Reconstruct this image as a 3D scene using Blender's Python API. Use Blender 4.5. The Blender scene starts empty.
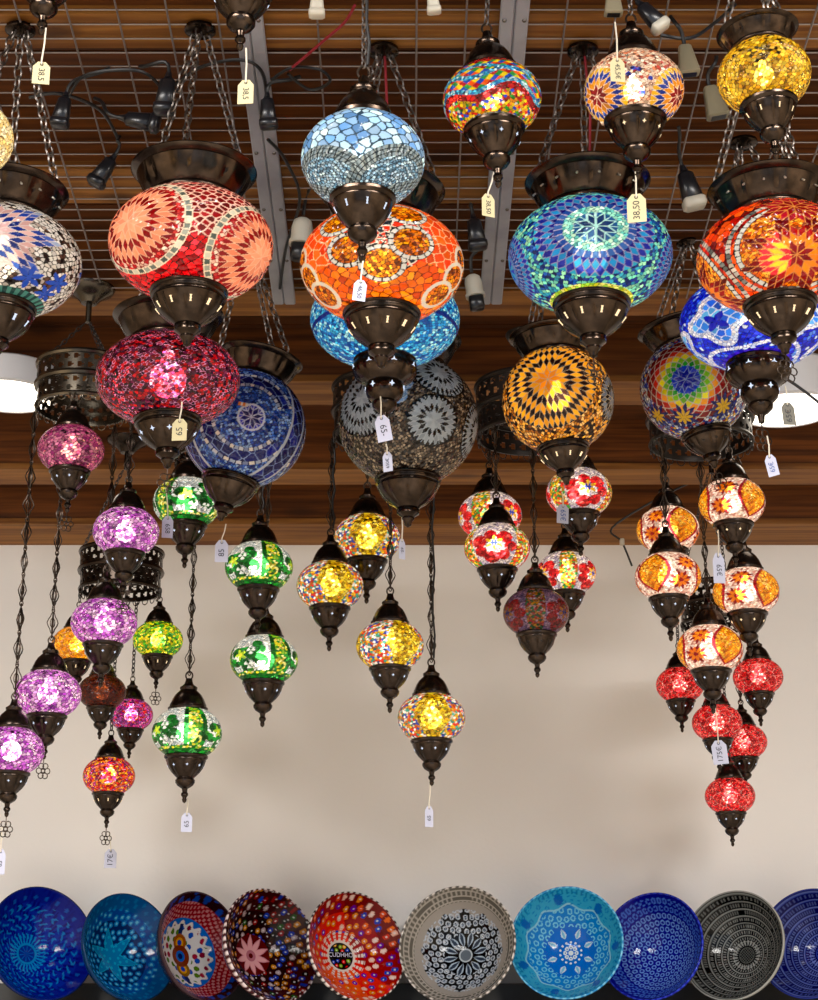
import bpy, math, random
import numpy as np
from mathutils import Vector, Matrix, kdtree, Euler

random.seed(7)
PI = math.pi
scene = bpy.context.scene
COL = scene.collection

# ------------------------------------------------------------------ camera and measured space
F = 1700.0
PITCH = math.radians(17.5)
CP, SP = math.cos(PITCH), math.sin(PITCH)
EYE = 1.45
YW = 4.40                      # the back wall
H0, SL = 1.26, 0.1317          # ceiling height above the eye at the wall, and its slope

def at(px, py, D):
    """world point seen at (px, py) of the photograph, D metres in front of the camera"""
    u, v = (px - 409.0) / F, (500.0 - py) / F
    y, z = CP - SP * v, SP + CP * v
    return Vector((u * D / y, D, EYE + z * D / y))

def mpp(py, D):
    """metres per photo pixel there"""
    v = (500.0 - py) / F
    return D / (CP - SP * v) / F

def ceil_z(y):
    return EYE + H0 + (YW - y) * SL

def ceil_D(py):
    e = (SP + CP * (500.0 - py) / F) / (CP - SP * (500.0 - py) / F)
    return (H0 + YW * SL) / (e + SL)

cam_d = bpy.data.cameras.new('camera')
cam_d.sensor_fit = 'VERTICAL'; cam_d.sensor_height = 36; cam_d.sensor_width = 36
cam_d.lens = 36 * F / 1000.0
cam_d.clip_start = 0.05
cam = bpy.data.objects.new('camera', cam_d); COL.objects.link(cam)
cam.location = (0, 0, EYE); cam.rotation_euler = (PI / 2 + PITCH, 0, 0)
scene.camera = cam
vs = scene.view_settings
vs.view_transform = 'Standard'; vs.look = 'None'; vs.gamma = 1; vs.use_curve_mapping = False
vs.exposure = 0.0

# ------------------------------------------------------------------ materials
def lin(c):
    c = np.asarray(c, float)
    return np.where(c <= 0.04045, c / 12.92, ((c + 0.055) / 1.055) ** 2.4)

def hx(s):
    return np.array([int(s[i:i + 2], 16) / 255.0 for i in (0, 2, 4)])

def H(*names):
    return np.array([lin(hx(s)) for s in names])

def rgba(s):
    return (*lin(hx(s)), 1.0)

def mat(name):
    m = bpy.data.materials.new(name); m.use_nodes = True
    nt = m.node_tree
    for n in list(nt.nodes): nt.nodes.remove(n)
    out = nt.nodes.new('ShaderNodeOutputMaterial')
    return m, nt, out

def pbr(name, col, rough=0.5, metal=0.0, noise=0.0, nscale=20.0, bump=0.0, bscale=60.0, col2=None, spec=0.5, coat=0.0):
    m, nt, out = mat(name)
    b = nt.nodes.new('ShaderNodeBsdfPrincipled')
    b.inputs['Base Color'].default_value = rgba(col); b.inputs['Roughness'].default_value = rough
    b.inputs['Metallic'].default_value = metal; b.inputs['Specular IOR Level'].default_value = spec
    b.inputs['Coat Weight'].default_value = coat
    nt.links.new(b.outputs[0], out.inputs[0])
    tc = nt.nodes.new('ShaderNodeTexCoord')
    if noise or col2:
        n = nt.nodes.new('ShaderNodeTexNoise'); n.inputs['Scale'].default_value = nscale; n.inputs['Detail'].default_value = 4
        nt.links.new(tc.outputs['Object'], n.inputs['Vector'])
        mx = nt.nodes.new('ShaderNodeMix'); mx.data_type = 'RGBA'
        c = lin(hx(col))
        mx.inputs['A'].default_value = rgba(col)
        mx.inputs['B'].default_value = rgba(col2) if col2 else (*(c * (1 - noise)), 1)
        rp = nt.nodes.new('ShaderNodeMapRange'); rp.inputs['From Min'].default_value = 0.35; rp.inputs['From Max'].default_value = 0.65
        nt.links.new(n.outputs['Fac'], rp.inputs['Value'])
        nt.links.new(rp.outputs[0], mx.inputs['Factor']); nt.links.new(mx.outputs['Result'], b.inputs['Base Color'])
    if bump:
        n2 = nt.nodes.new('ShaderNodeTexNoise'); n2.inputs['Scale'].default_value = bscale
        nt.links.new(tc.outputs['Object'], n2.inputs['Vector'])
        bp = nt.nodes.new('ShaderNodeBump'); bp.inputs['Strength'].default_value = bump; bp.inputs['Distance'].default_value = 0.01
        nt.links.new(n2.outputs['Fac'], bp.inputs['Height']); nt.links.new(bp.outputs[0], b.inputs['Normal'])
    return m

def emis(name, col, strength):
    m, nt, out = mat(name)
    e = nt.nodes.new('ShaderNodeEmission'); e.inputs[0].default_value = rgba(col); e.inputs[1].default_value = strength
    nt.links.new(e.outputs[0], out.inputs[0])
    return m

def mosaic(name, clear=1.0, diffuse=0.3, gloss=0.25):
    """glass mosaic: colour from the tile pattern, alpha = how clear each chip is"""
    m, nt, out = mat(name)
    N, L = nt.nodes.new, nt.links.new
    a = N('ShaderNodeVertexColor'); a.layer_name = 'tiles'
    tr = N('ShaderNodeBsdfTranslucent'); df = N('ShaderNodeBsdfDiffuse'); tp = N('ShaderNodeBsdfTransparent'); gl = N('ShaderNodeBsdfGlossy')
    tc = N('ShaderNodeTexCoord')
    vo = N('ShaderNodeTexVoronoi'); vo.inputs['Scale'].default_value = 14.0
    L(tc.outputs['Object'], vo.inputs['Vector'])
    bp = N('ShaderNodeBump'); bp.inputs['Strength'].default_value = 0.35; bp.inputs['Distance'].default_value = 0.03
    L(vo.outputs['Distance'], bp.inputs['Height']); L(bp.outputs[0], gl.inputs['Normal'])
    gl.inputs['Roughness'].default_value = 0.13
    for s in (tr, df): L(a.outputs['Color'], s.inputs['Color'])
    gm = N('ShaderNodeGamma'); gm.inputs['Gamma'].default_value = 0.55; L(a.outputs['Color'], gm.inputs['Color']); L(gm.outputs[0], tp.inputs['Color'])
    m1 = N('ShaderNodeMixShader'); m1.inputs[0].default_value = diffuse
    L(tr.outputs[0], m1.inputs[1]); L(df.outputs[0], m1.inputs[2])
    k = N('ShaderNodeMath'); k.operation = 'MULTIPLY'; k.inputs[1].default_value = clear
    L(a.outputs['Alpha'], k.inputs[0])
    m2 = N('ShaderNodeMixShader'); L(k.outputs[0], m2.inputs[0]); L(m1.outputs[0], m2.inputs[1]); L(tp.outputs[0], m2.inputs[2])
    fr = N('ShaderNodeFresnel'); fr.inputs['IOR'].default_value = 1.5
    k2 = N('ShaderNodeMath'); k2.operation = 'MULTIPLY'; k2.inputs[1].default_value = gloss * 3
    L(fr.outputs[0], k2.inputs[0])
    m3 = N('ShaderNodeMixShader'); L(k2.outputs[0], m3.inputs[0]); L(m2.outputs[0], m3.inputs[1]); L(gl.outputs[0], m3.inputs[2])
    L(m3.outputs[0], out.inputs[0])
    return m

def wood(name, c1, c2, knot='3a2010', sx=1.7, sy=44.0, rough=0.55):
    """boards with grain running along x; knots"""
    m, nt, out = mat(name)
    N, L = nt.nodes.new, nt.links.new
    b = N('ShaderNodeBsdfPrincipled'); b.inputs['Roughness'].default_value = rough; b.inputs['Specular IOR Level'].default_value = 0.3
    tc = N('ShaderNodeTexCoord'); mp = N('ShaderNodeMapping'); mp.inputs['Scale'].default_value = (sx, sy, sy)
    L(tc.outputs['Object'], mp.inputs['Vector'])
    n = N('ShaderNodeTexNoise'); n.inputs['Scale'].default_value = 1.6; n.inputs['Detail'].default_value = 6; n.inputs['Distortion'].default_value = 0.6
    L(mp.outputs[0], n.inputs['Vector'])
    r = N('ShaderNodeValToRGB'); r.color_ramp.elements[0].position = 0.32; r.color_ramp.elements[1].position = 0.68
    r.color_ramp.elements[0].color = rgba(c1); r.color_ramp.elements[1].color = rgba(c2)
    L(n.outputs['Fac'], r.inputs[0])
    mp2 = N('ShaderNodeMapping'); mp2.inputs['Scale'].default_value = (3.2, 9, 9); L(tc.outputs['Object'], mp2.inputs['Vector'])
    v = N('ShaderNodeTexVoronoi'); v.inputs['Scale'].default_value = 1.0; L(mp2.outputs[0], v.inputs['Vector'])
    mr = N('ShaderNodeMapRange'); mr.inputs['From Min'].default_value = 0.10; mr.inputs['From Max'].default_value = 0.2
    mr.inputs['To Min'].default_value = 0.8; mr.inputs['To Max'].default_value = 0.0
    L(v.outputs['Distance'], mr.inputs['Value'])
    mx = N('ShaderNodeMix'); mx.data_type = 'RGBA'; mx.inputs['B'].default_value = rgba(knot)
    L(mr.outputs[0], mx.inputs['Factor']); L(r.outputs[0], mx.inputs['A']); L(mx.outputs['Result'], b.inputs['Base Color'])
    L(b.outputs[0], out.inputs[0])
    return m

M = {}
M['bronze'] = pbr('aged_bronze', '453930', 0.2, 0.95, col2='2c241e', nscale=5.0)
M['bronze_small'] = pbr('dark_bronze', '3e332c', 0.24, 0.9, col2='28211c', nscale=5.0)
M['brass'] = pbr('antique_brass', '746c5e', 0.24, 0.95, col2='453f38', nscale=6.0)
M['chain'] = pbr('chain_metal', '6a625c', 0.35, 0.9)
M['chain_dark'] = pbr('blackened_chain', '3a3532', 0.4, 0.85)
M['filigree'] = pbr('filigree_bronze', '3c322a', 0.38, 0.85)
M['steel'] = pbr('galvanised_steel', 'a3a4ac', 0.5, 0.35, col2='8c8d95', nscale=9)
M['wire'] = pbr('galvanised_wire', '857c79', 0.42, 0.6)
M['black'] = pbr('black_plastic', '16161a', 0.28)
M['cable'] = pbr('black_cable', '101012', 0.45)
M['cable_red'] = pbr('red_cable', '7a1420', 0.45)
M['ivory'] = pbr('ivory_plastic', 'b9b4a6', 0.4)
M['khaki'] = pbr('beige_grey_plastic', '7d7560', 0.4)
M['card'] = pbr('cream_card', 'b8ad86', 0.7)
M['card_blue'] = pbr('white_card', 'a9abbe', 0.7)
M['card_backlit'] = pbr('backlit_card', '5e5c54', 0.7)  # card colour darkened to show it backlit by the ceiling light
M['string'] = pbr('cotton_string', 'c8bfae', 0.8)
M['ink'] = pbr('pen_ink', '1a1a20', 0.6)
M['ink_blue'] = pbr('blue_pen_ink', '2a4a8a', 0.6)
M['wall'] = pbr('plaster_wall', 'dddad7', 0.85, noise=0.04, nscale=1.5, bump=0.03, bscale=90, spec=0.2)
M['wallside'] = pbr('painted_wall', 'cdbfa9', 0.85, noise=0.05, nscale=1.5, spec=0.2)
M['floor'] = pbr('floor_tiles', 'b5aea2', 0.5, noise=0.1, nscale=3)
M['wood_beam'] = wood('brown_joist', '44230c', '7a4519')
M['wood_underside_lit'] = wood('lit_beam_underside', '643a14', '94632a', knot='3e2410')  # lighter copy of the joist wood, for undersides lit from below
M['wood_board'] = wood('stained_board', '3e200c', '5e3415')
M['shelf'] = pbr('grey_shelf', '4b4a48', 0.6, noise=0.15, nscale=8)
M['white_metal'] = pbr('white_lamp_housing', 'b9b9bd', 0.45)
M['diffuser'] = emis('lit_diffuser', 'fff4e2', 5.0)
M['bulb'] = emis('lit_bulb', 'ffe9cc', 19.0)
M['bulb_small'] = emis('lit_small_bulb', 'ffecd4', 11.0)
M['bulb_dim'] = emis('dim_bulb', 'ffc890', 8.0)
M['bulb_off'] = pbr('unlit_bulb', 'd8d4c8', 0.3)
M['slot'] = emis('lit_opening', 'ffdfae', 1.5)  # glowing plates stand in for bulb light leaking through the pierced cups
M['slot_cold'] = emis('cold_lit_opening', 'dfe9ff', 1.1)
M['slot_dull'] = pbr('worn_bright_metal', 'b0aaa0', 0.35, 0.8)
M['slot_off'] = pbr('dark_opening', '120e0c', 0.8)
M['glass'] = mosaic('mosaic_glass', clear=1.5)
M['glass_big'] = mosaic('thick_mosaic_glass', clear=0.35)
M['glass_plum'] = mosaic('plum_cracked_glass', clear=1.2)
M['glass_off'] = mosaic('unlit_mosaic_glass', clear=0.15, diffuse=0.8, gloss=0.3)
def glaze(name, rough=0.1):
    m, nt, out = mat(name)
    a = nt.nodes.new('ShaderNodeVertexColor'); a.layer_name = 'tiles'
    b = nt.nodes.new('ShaderNodeBsdfPrincipled'); b.inputs['Roughness'].default_value = rough
    b.inputs['Specular IOR Level'].default_value = 0.16
    nt.links.new(a.outputs['Color'], b.inputs['Base Color'])
    tc = nt.nodes.new('ShaderNodeTexCoord'); n = nt.nodes.new('ShaderNodeTexNoise'); n.inputs['Scale'].default_value = 70
    nt.links.new(tc.outputs['Object'], n.inputs['Vector'])
    bp = nt.nodes.new('ShaderNodeBump'); bp.inputs['Strength'].default_value = 0.15; bp.inputs['Distance'].default_value = 0.004
    nt.links.new(n.outputs['Fac'], bp.inputs['Height']); nt.links.new(bp.outputs[0], b.inputs['Normal'])
    nt.links.new(b.outputs[0], out.inputs[0])
    return m
M['glaze'] = glaze('painted_glaze')

# ------------------------------------------------------------------ mesh building
class MB:
    def __init__(s): s.v = []; s.f = []
    def add(s, v, f):
        o = len(s.v); s.v += [tuple(p) for p in v]; s.f += [tuple(i + o for i in q) for q in f]
        return s
    def lathe(s, prof, seg=40, mod=None):
        v, f = [], []
        for (r, z) in prof:
            for k in range(seg):
                a = 2 * PI * k / seg
                rr = r * (mod(a, z) if mod else 1.0)
                v.append((rr * math.sin(a), -rr * math.cos(a), z))
        for i in range(len(prof) - 1):
            for k in range(seg):
                k2 = (k + 1) % seg
                f.append((i * seg + k, i * seg + k2, (i + 1) * seg + k2, (i + 1) * seg + k))
        return s.add(v, f)
    def tube(s, pts, r, n=6, closed=False, cap=True):
        pts = [Vector(p) for p in pts]; m = len(pts); v, f = [], []
        nrm = None
        for i, p in enumerate(pts):
            a = pts[i - 1] if (i or closed) else p
            b = pts[(i + 1) % m] if (i < m - 1 or closed) else p
            t = (b - a).normalized() if (b - a).length > 1e-9 else Vector((0, 0, 1))
            if nrm is None:
                nrm = t.orthogonal().normalized()
            nrm = (nrm - t * nrm.dot(t))
            nrm = nrm.normalized() if nrm.length > 1e-6 else t.orthogonal().normalized()
            bi = t.cross(nrm)
            rr = r[i] if isinstance(r, (list, tuple)) else r
            for k in range(n):
                q = 2 * PI * k / n
                v.append(p + (nrm * math.cos(q) + bi * math.sin(q)) * rr)
        for i in range(m if closed else m - 1):
            j = (i + 1) % m
            for k in range(n):
                k2 = (k + 1) % n
                f.append((i * n + k, i * n + k2, j * n + k2, j * n + k))
        if cap and not closed:
            f.append(tuple(range(n - 1, -1, -1))); f.append(tuple((m - 1) * n + k for k in range(n)))
        return s.add(v, f)
    def box(s, c, d, rot=None, taper=1.0, bev=0.0):
        hx_, hy, hz = d[0] / 2, d[1] / 2, d[2] / 2
        if bev <= 0:
            v = [(sx * hx_ * (taper if sz > 0 else 1), sy * hy * (taper if sz > 0 else 1), sz * hz) for sz in (-1, 1) for sx, sy in ((-1, -1), (1, -1), (1, 1), (-1, 1))]
            f = [(3, 2, 1, 0), (4, 5, 6, 7)] + [(i, (i + 1) % 4, 4 + (i + 1) % 4, 4 + i) for i in range(4)]
        else:
            def ring(x, y, z, b):
                return [(-x + b, -y, z), (x - b, -y, z), (x, -y + b, z), (x, y - b, z), (x - b, y, z), (-x + b, y, z), (-x, y - b, z), (-x, -y + b, z)]
            v = ring(hx_ - bev, hy - bev, -hz, bev * .6) + ring(hx_, hy, -hz + bev, bev) + ring(hx_ * taper, hy * taper, hz - bev, bev) + ring(hx_ * taper - bev, hy * taper - bev, hz, bev * .6)
            f = [tuple(range(7, -1, -1)), tuple(24 + k for k in range(8))]
            for i in range(3):
                f += [(i * 8 + k, i * 8 + (k + 1) % 8, (i + 1) * 8 + (k + 1) % 8, (i + 1) * 8 + k) for k in range(8)]
        Rm = rot if rot else Matrix.Identity(3)
        return s.add([Rm @ Vector(p) + Vector(c) for p in v], f)
    def poly(s, pts, th):
        """flat outline in xz, extruded along y by th"""
        n = len(pts)
        v = [(x, -th / 2, z) for x, z in pts] + [(x, th / 2, z) for x, z in pts]
        f = [tuple(range(n)), tuple(range(2 * n - 1, n - 1, -1))] + [(i, n + i, n + (i + 1) % n, (i + 1) % n) for i in range(n)]
        return s.add(v, f)
    def xform(s, m):
        s.v = [tuple(m @ Vector(p)) for p in s.v]; return s
    def join(s, o, m=None):
        return s.add([(m @ Vector(p)) for p in o.v] if m else o.v, o.f)
    def mesh(s, name, material, smooth=True, angle=40):
        me = bpy.data.meshes.new(name); me.from_pydata(s.v, [], s.f); me.update()
        me.materials.append(material)
        if smooth:
            me.polygons.foreach_set('use_smooth', [True] * len(me.polygons))
            try: me.set_sharp_from_angle(angle=math.radians(angle))
            except Exception: pass
        return me

def put(name, me, parent=None, loc=(0, 0, 0), rot=(0, 0, 0), label=None):
    o = bpy.data.objects.new(name, me); COL.objects.link(o)
    o.parent = parent; o.location = loc; o.rotation_euler = rot
    if label: o['label'] = label
    return o

def tag(o, label, cat, group=None, kind=None):
    o['label'] = label; o['category'] = cat
    if group: o['group'] = group
    if kind: o['kind'] = kind
    return o

def thing(name, label, cat, loc, group=None, rot=(0, 0, 0), scale=1.0):
    o = bpy.data.objects.new(name, None); COL.objects.link(o); o.empty_display_size = 0.05
    o.location = loc; o.rotation_euler = rot; o.scale = (scale,) * 3
    return tag(o, label, cat, group)

def struct(name, mb, m, smooth=False):
    o = put(name, mb.mesh(name, m, smooth)); o['kind'] = 'structure'
    return o

# ------------------------------------------------------------------ mosaic patterns (on the unit direction n; front is -y)
def fib(k, seed):
    r = np.random.default_rng(seed)
    i = np.arange(k) + 0.5
    z = 1 - 2 * i / k; a = PI * (1 + 5 ** 0.5) * i
    s = np.sqrt(1 - z * z)
    p = np.stack([s * np.cos(a), s * np.sin(a), z], 1) + r.normal(0, 0.62 / math.sqrt(k), (k, 3))
    return p / np.linalg.norm(p, axis=1)[:, None]

def vor(n, k, seed):
    p = fib(k, seed); t = kdtree.KDTree(k)
    for i, q in enumerate(p): t.insert(q, i)
    t.balance()
    idx = np.empty(len(n), int); e = np.empty(len(n))
    fn = t.find_n
    for j, q in enumerate(n.tolist()):
        a, b = fn(q, 2)
        idx[j] = a[1]; e[j] = b[2] - a[2]
    return idx, e * math.sqrt(k), p

def crackle(n, k, cols, seed, grout=None, gw=0.35, w=None, jit=0.3, clear=0.22):
    idx, e, p = vor(n, k, seed); r = np.random.default_rng(seed + 1)
    c = cols[r.choice(len(cols), k, p=w)] * (1 - jit + 2 * jit * r.random(k))[:, None]
    out = np.ones((len(n), 4)); out[:, :3] = np.clip(c[idx], 0, 1)
    out[:, 3] = (clear * 2.6 * r.random(k) ** 1.8)[idx]
    if grout is not None:
        g = e < gw * 1.9; out[g, :3] = grout; out[g, 3] = 0.02
    return out

LATOFF = [0.0]
def sph(lon, lat):
    lo, la = math.radians(lon), math.radians(lat + LATOFF[0])
    return np.array([math.cos(la) * math.sin(lo), -math.cos(la) * math.cos(lo), math.sin(la)])

def polar(n, lon, lat, twist=0.0):
    c = sph(lon, lat); up = np.array([0, 0, 1.0])
    ex = np.cross(up, c) * 1.0; ex /= np.linalg.norm(ex)
    ey = np.cross(c, ex)
    rho = np.degrees(np.arccos(np.clip(n @ c, -1, 1)))
    phi = np.arctan2(n @ ey, n @ ex) + math.radians(twist)
    return rho, phi

def rose(out, n, lon, lat, size, N, h, rings, grout, gw=0.09, border=None, bw=0, twist=0.0, clear=0.2, inner=None, scal=0.0):
    rho, phi = polar(n, lon, lat, twist)
    lim = size * (1 + scal * np.cos(N * phi))
    if border is not None:
        bm = (rho < lim + bw) & (rho >= lim)
        seg = np.floor(phi / (2 * PI) * round(2 * PI * size / (bw * 1.1)))
        fr = phi / (2 * PI) * round(2 * PI * size / (bw * 1.1)) - seg
        bc = border[(seg.astype(int) * 7 % len(border))]
        out[bm, :3] = bc[bm]; out[bm, 3] = 0.05
        gb = bm & ((np.minimum(fr, 1 - fr) < .08) | (np.abs(rho - lim) < bw * .1))
        out[gb, :3] = grout
    a = phi * N / (2 * PI); b = rho / h
    p, q = a + b, a - b
    row = (np.floor(p) - np.floor(q)).astype(int)
    fp, fq = p - np.floor(p), q - np.floor(q)
    m = rho < lim
    idx = np.clip(row, 0, len(rings) - 1)
    c = rings[idx]
    rr = np.random.default_rng(int(abs(lon) * 13 + abs(lat) * 7 + size))
    jt = rr.random(997) * 0.36 + 0.82
    tid = (np.floor(p).astype(int) % (N * 1)) * 31 + row * 7
    c = np.clip(c * jt[tid % 997][:, None], 0, 1)
    out[m, :3] = c[m]; out[m, 3] = clear
    g = m & (np.minimum(np.minimum(fp, 1 - fp), np.minimum(fq, 1 - fq)) < gw)
    out[g, :3] = grout; out[g, 3] = 0.02
    return rho, phi

def star(out, n, lon, lat, rows, N, h, rings, grout, gw=.07, twist=0.0, clear=.22, clip=None, edge=None):
    """lozenge star: N sectors of equal rhombs, coloured ring by ring"""
    rho, phi = polar(n, lon, lat, twist)
    dl = 2 * PI / N; ph = phi % dl
    k = np.floor((phi % (2 * PI)) / dl).astype(int)
    i = rho * np.sin(dl - ph) / math.sin(dl) / h; j = rho * np.sin(ph) / math.sin(dl) / h
    m = (i < rows) & (j < rows)
    if clip: m &= rho < clip
    if edge is not None:
        e = (i < rows + .3) & (j < rows + .3)
        if clip: e &= rho < clip + h * .3
        out[e, :3] = edge; out[e, 3] = .03
    row = (np.floor(i) + np.floor(j)).astype(int)
    rr = np.random.default_rng(int(abs(lon) * 13 + rows)); jt = rr.random(997) * .4 + .8
    tid = (k * 131 + np.floor(i).astype(int) * 17 + np.floor(j).astype(int) * 7) % 997
    c = np.clip(rings[np.clip(row, 0, len(rings) - 1)] * jt[tid][:, None], 0, 1)
    out[m, :3] = c[m]; out[m, 3] = clear
    fi, fj = i - np.floor(i), j - np.floor(j)
    g = m & (np.minimum(np.minimum(fi, 1 - fi), np.minimum(fj, 1 - fj)) < gw)
    out[g, :3] = grout; out[g, 3] = .02
    return rho, phi

def flower(out, n, lon, lat, size, petals, col, centre=None, cin=0.25, clear=0.2, sharp=0.55, twist=0.0, edge=None):
    rho, phi = polar(n, lon, lat, twist)
    w = np.abs(((phi * petals / (2 * PI)) % 1) - 0.5) * 2          # 0 on the petal axis
    lim = size * (1 - w * sharp - .12 * w * w)
    if edge is not None:
        m = rho < lim * 1.28; out[m, :3] = edge; out[m, 3] = .05
    m = rho < lim
    out[m, :3] = col; out[m, 3] = clear
    d = m & (w > 0.86) & (rho > size * .15); out[d, :3] *= 0.25
    if centre is not None:
        m = rho < size * cin; out[m, :3] = centre
    return rho, phi

def disc(out, n, lon, lat, size, src, border=None, bw=4, grout=0.05, asp=1.0):
    rho, phi = polar(n, lon, lat)
    if asp != 1: rho = rho * np.sqrt(np.cos(phi) ** 2 * asp * asp + np.sin(phi) ** 2)
    m = rho < size
    out[m] = src[m]
    if border is not None:
        k = max(6, round(2 * PI * size / (bw * 1.2)))
        s = phi / (2 * PI) * k; fr = s - np.floor(s)
        b = (rho >= size) & (rho < size + bw)
        out[b, :3] = border[(np.floor(s).astype(int) * 5 % len(border))[b]]; out[b, 3] = 0.06
        g = b & ((np.minimum(fr, 1 - fr) < .1) | (rho < size + bw * .14) | (rho > size + bw * .86))
        out[g, :3] = grout; out[g, 3] = 0.0
    return rho, phi

SILVER = H('c9cfce', '8f9896', 'e4e6df', '6d7776', 'd5d2c4')
K = lin(hx('17120f'))
lonlat = lambda n: (np.degrees(np.arctan2(n[:, 0], -n[:, 1])), np.degrees(np.arcsin(np.clip(n[:, 2], -1, 1))))

def p_bluewhite(n):
    o = crackle(n, 2600, H('ffffff', 'f2eee8', 'd8c8c0', '6b4a3c', '2a2020'), 11, K, .3, [.42, .25, .12, .11, .1])
    star(o, n, 1, -6, 4, 8, 8.2, H('f6e4ea', 'f3cfd4', '1d3f9e', 'f1c8c8', '2650b8', '5a7edc', 'bcd0f4'), lin(hx('efe6e6')), .06, twist=22)
    star(o, n, 150, 10, 4, 8, 8.6, H('f6e4ea', 'f3cfd4', '1d3f9e', 'f1c8c8', '2650b8', '5a7edc', 'bcd0f4'), lin(hx('efe6e6')), .06)
    for lo, la, s in ((42, -43, 12), (74, -36, 12), (104, -6, 12), (-70, -20, 12), (-30, -34, 10), (74, -50, 10)):
        flower(o, n, lo, la, s, 6, lin(hx('2f66dc')), None, .3)
    lo, la = lonlat(n)
    m = (la < -56) ; o[m, :3] = np.where((np.floor(lo / 6) % 2 == 0)[m, None], H('5c9c94'), H('2d5a5a')); o[m, 3] = .1
    o[:, :3] *= .66
    return o

def p_red(n):
    lo, la = lonlat(n)
    o = crackle(n, 1500, H('d40f1c', 'b80c1a', 'e8202a', '8f0a16'), 21, lin(hx('3a0808')), .22)
    top = crackle(n, 1300, H('8a0a18', '6d0812', '9c1220'), 22, lin(hx('e9c8bc')), .3)
    m = la > -26; o[m] = top[m]
    bead = crackle(n, 4200, H('f4d8cc', 'd64a48', 'f0c8b8', 'b01420'), 23, lin(hx('7a1018')), .3)
    sil = H('9aa39c', '6f7c78', 'c7ccc0', '566460')
    for L_, la_ in ((-41, -5), (76, -24), (-165, -8)):
        rho, phi = polar(n, L_, la_)
        lim = 45 * (1 + .06 * np.cos(8 * phi))
        k = rho < lim; o[k] = bead[k]
        disc(o, n, L_, la_, 44, o.copy(), sil, 5.2, lin(hx('e2d9c6')))
        star(o, n, L_, la_, 7, 8, 7.9, H('f2a88a', 'eea080', '900c14', 'ee9878', '980e16', 'ec9478', '900c14', 'eea488', '980e16', 'ea9c80', '8c0c14', 'e89c80'), lin(hx('dcb8a0')), .05, clear=.24, clip=39)
    return o

def p_ice(n):
    lo, la = lonlat(n)
    o = crackle(n, 430, H('c8dcee', 'b0cce8', 'dceaf6', '86aed8'), 31, lin(hx('3d5260')), .26, clear=.3)
    fine = crackle(n, 3600, H('c9dcE4', '8fb0c0', 'e6eef0'), 32, lin(hx('3a4a54')), .4, clear=.15)
    for L_ in (-62, 58, -150, 140):
        rho, phi = polar(n, L_, -54)
        m = rho < 46; o[m] = fine[m]
        b = (rho > 33) & (rho < 46)
        s = phi * 16 / PI; t = (rho - 33) / 4.4
        chk = (np.floor(s) + np.floor(t)) % 3
        o[b, :3] = SILVER[(np.floor(s * 3 + t).astype(int) % 5)[b]] * .55
        g = b & ((np.abs(s - np.round(s)) < .07) | (np.abs(t - np.round(t)) < .1)); o[g, :3] = lin(hx('20282c')); o[b, 3] = .05
        w = (rho < 33) & ((np.floor(rho / 3 + .8 * np.cos(5 * phi)) % 2) == 0); o[w, :3] *= .45
    m = la > 52; o[m, :3] = lin(hx('8ea4ac'))
    o[:, :3] *= np.array([.80, .96, 1.12])
    return o

def p_orange(n):
    lo, la = lonlat(n)
    o = crackle(n, 1050, H('f2820c', 'e86c08', 'f79a1c', 'd85a06'), 41, lin(hx('7a3408')), .2, clear=.3)
    up = crackle(n, 620, H('e85a0a', 'e0480a', 'ee6c10'), 42, lin(hx('e9c59a')), .14, clear=.15)
    m = (la > -26); o[m] = up[m]
    gold = crackle(n, 4200, H('e8960e', 'f2b01c', 'b8640a', '7a3c06', 'd87c0a'), 43, lin(hx('5a2c06')), .3)
    for c0 in (18, 138, -102):
        rho, phi = polar(n, c0 - 14, -10)
        m = rho < 30
        a, b = phi * 7 / PI, rho / 7
        o[m, :3] = np.where(((np.floor(a) + np.floor(b)) % 2 == 0)[m, None], H('d23a10'), H('27303a')); o[m, 3] = .1
        g = m & ((np.abs(a - np.round(a)) < .07) | (np.abs(b - np.round(b)) < .07)); o[g, :3] = lin(hx('d8d2c4'))
        for d, l2, s in ((-42, -17, 12.5), (-17, -32, 13), (4, -10, 13), (0, 24, 12.5), (-50, 15, 12)):
            disc(o, n, c0 + d, l2, s, gold, SILVER, 4.2, lin(hx('2b2a28')))
    for c0 in (74, -76, 170, -170):
        for l2, s in ((-4, 9), (-24, 11), (-45, 11)):
            disc(o, n, c0, l2, s, gold, SILVER, 3.6, lin(hx('d9cdb4')))
    return o

def p_cyan(n):
    lo, la = lonlat(n)
    o = crackle(n, 5200, H('2f9fe0', '4cc0f0', '1c78c8', 'a8e6fa', '0f58a8'), 51, lin(hx('0d4a8c')), .25, clear=.2)
    m = (la < -14) & (la > -18); o[m, :3] = lin(hx('0a2c86'))
    return o

def p_brown(n):
    o = crackle(n, 6200, H('7a6a5c', '9a8a78', '5a4c42', 'b4a592', '40342c'), 61, lin(hx('1c1612')), .42)
    for L_, la_, s in ((-40, 4, 32), (22, -19, 21), (30, 28, 24), (80, -14, 24), (-110, 0, 26), (150, 5, 26)):
        star(o, n, L_, la_, 5, 8, 5.6, H('b4bcc4', '14100e', 'a8b0b8', '14100e', '9aa2aa', '100c0a', '8a929a'), lin(hx('b8c0c8')), .08, clip=s, twist=20, edge=K)
    for L_, la_, s in ((-8, 2, 8), (-2, 12, 6)):
        rose(o, n, L_, la_, s, 6, 4, H('6da8e0', '3f6fb0', '88a8d0'), lin(hx('c8d0d8')), .08)
    return o

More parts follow.
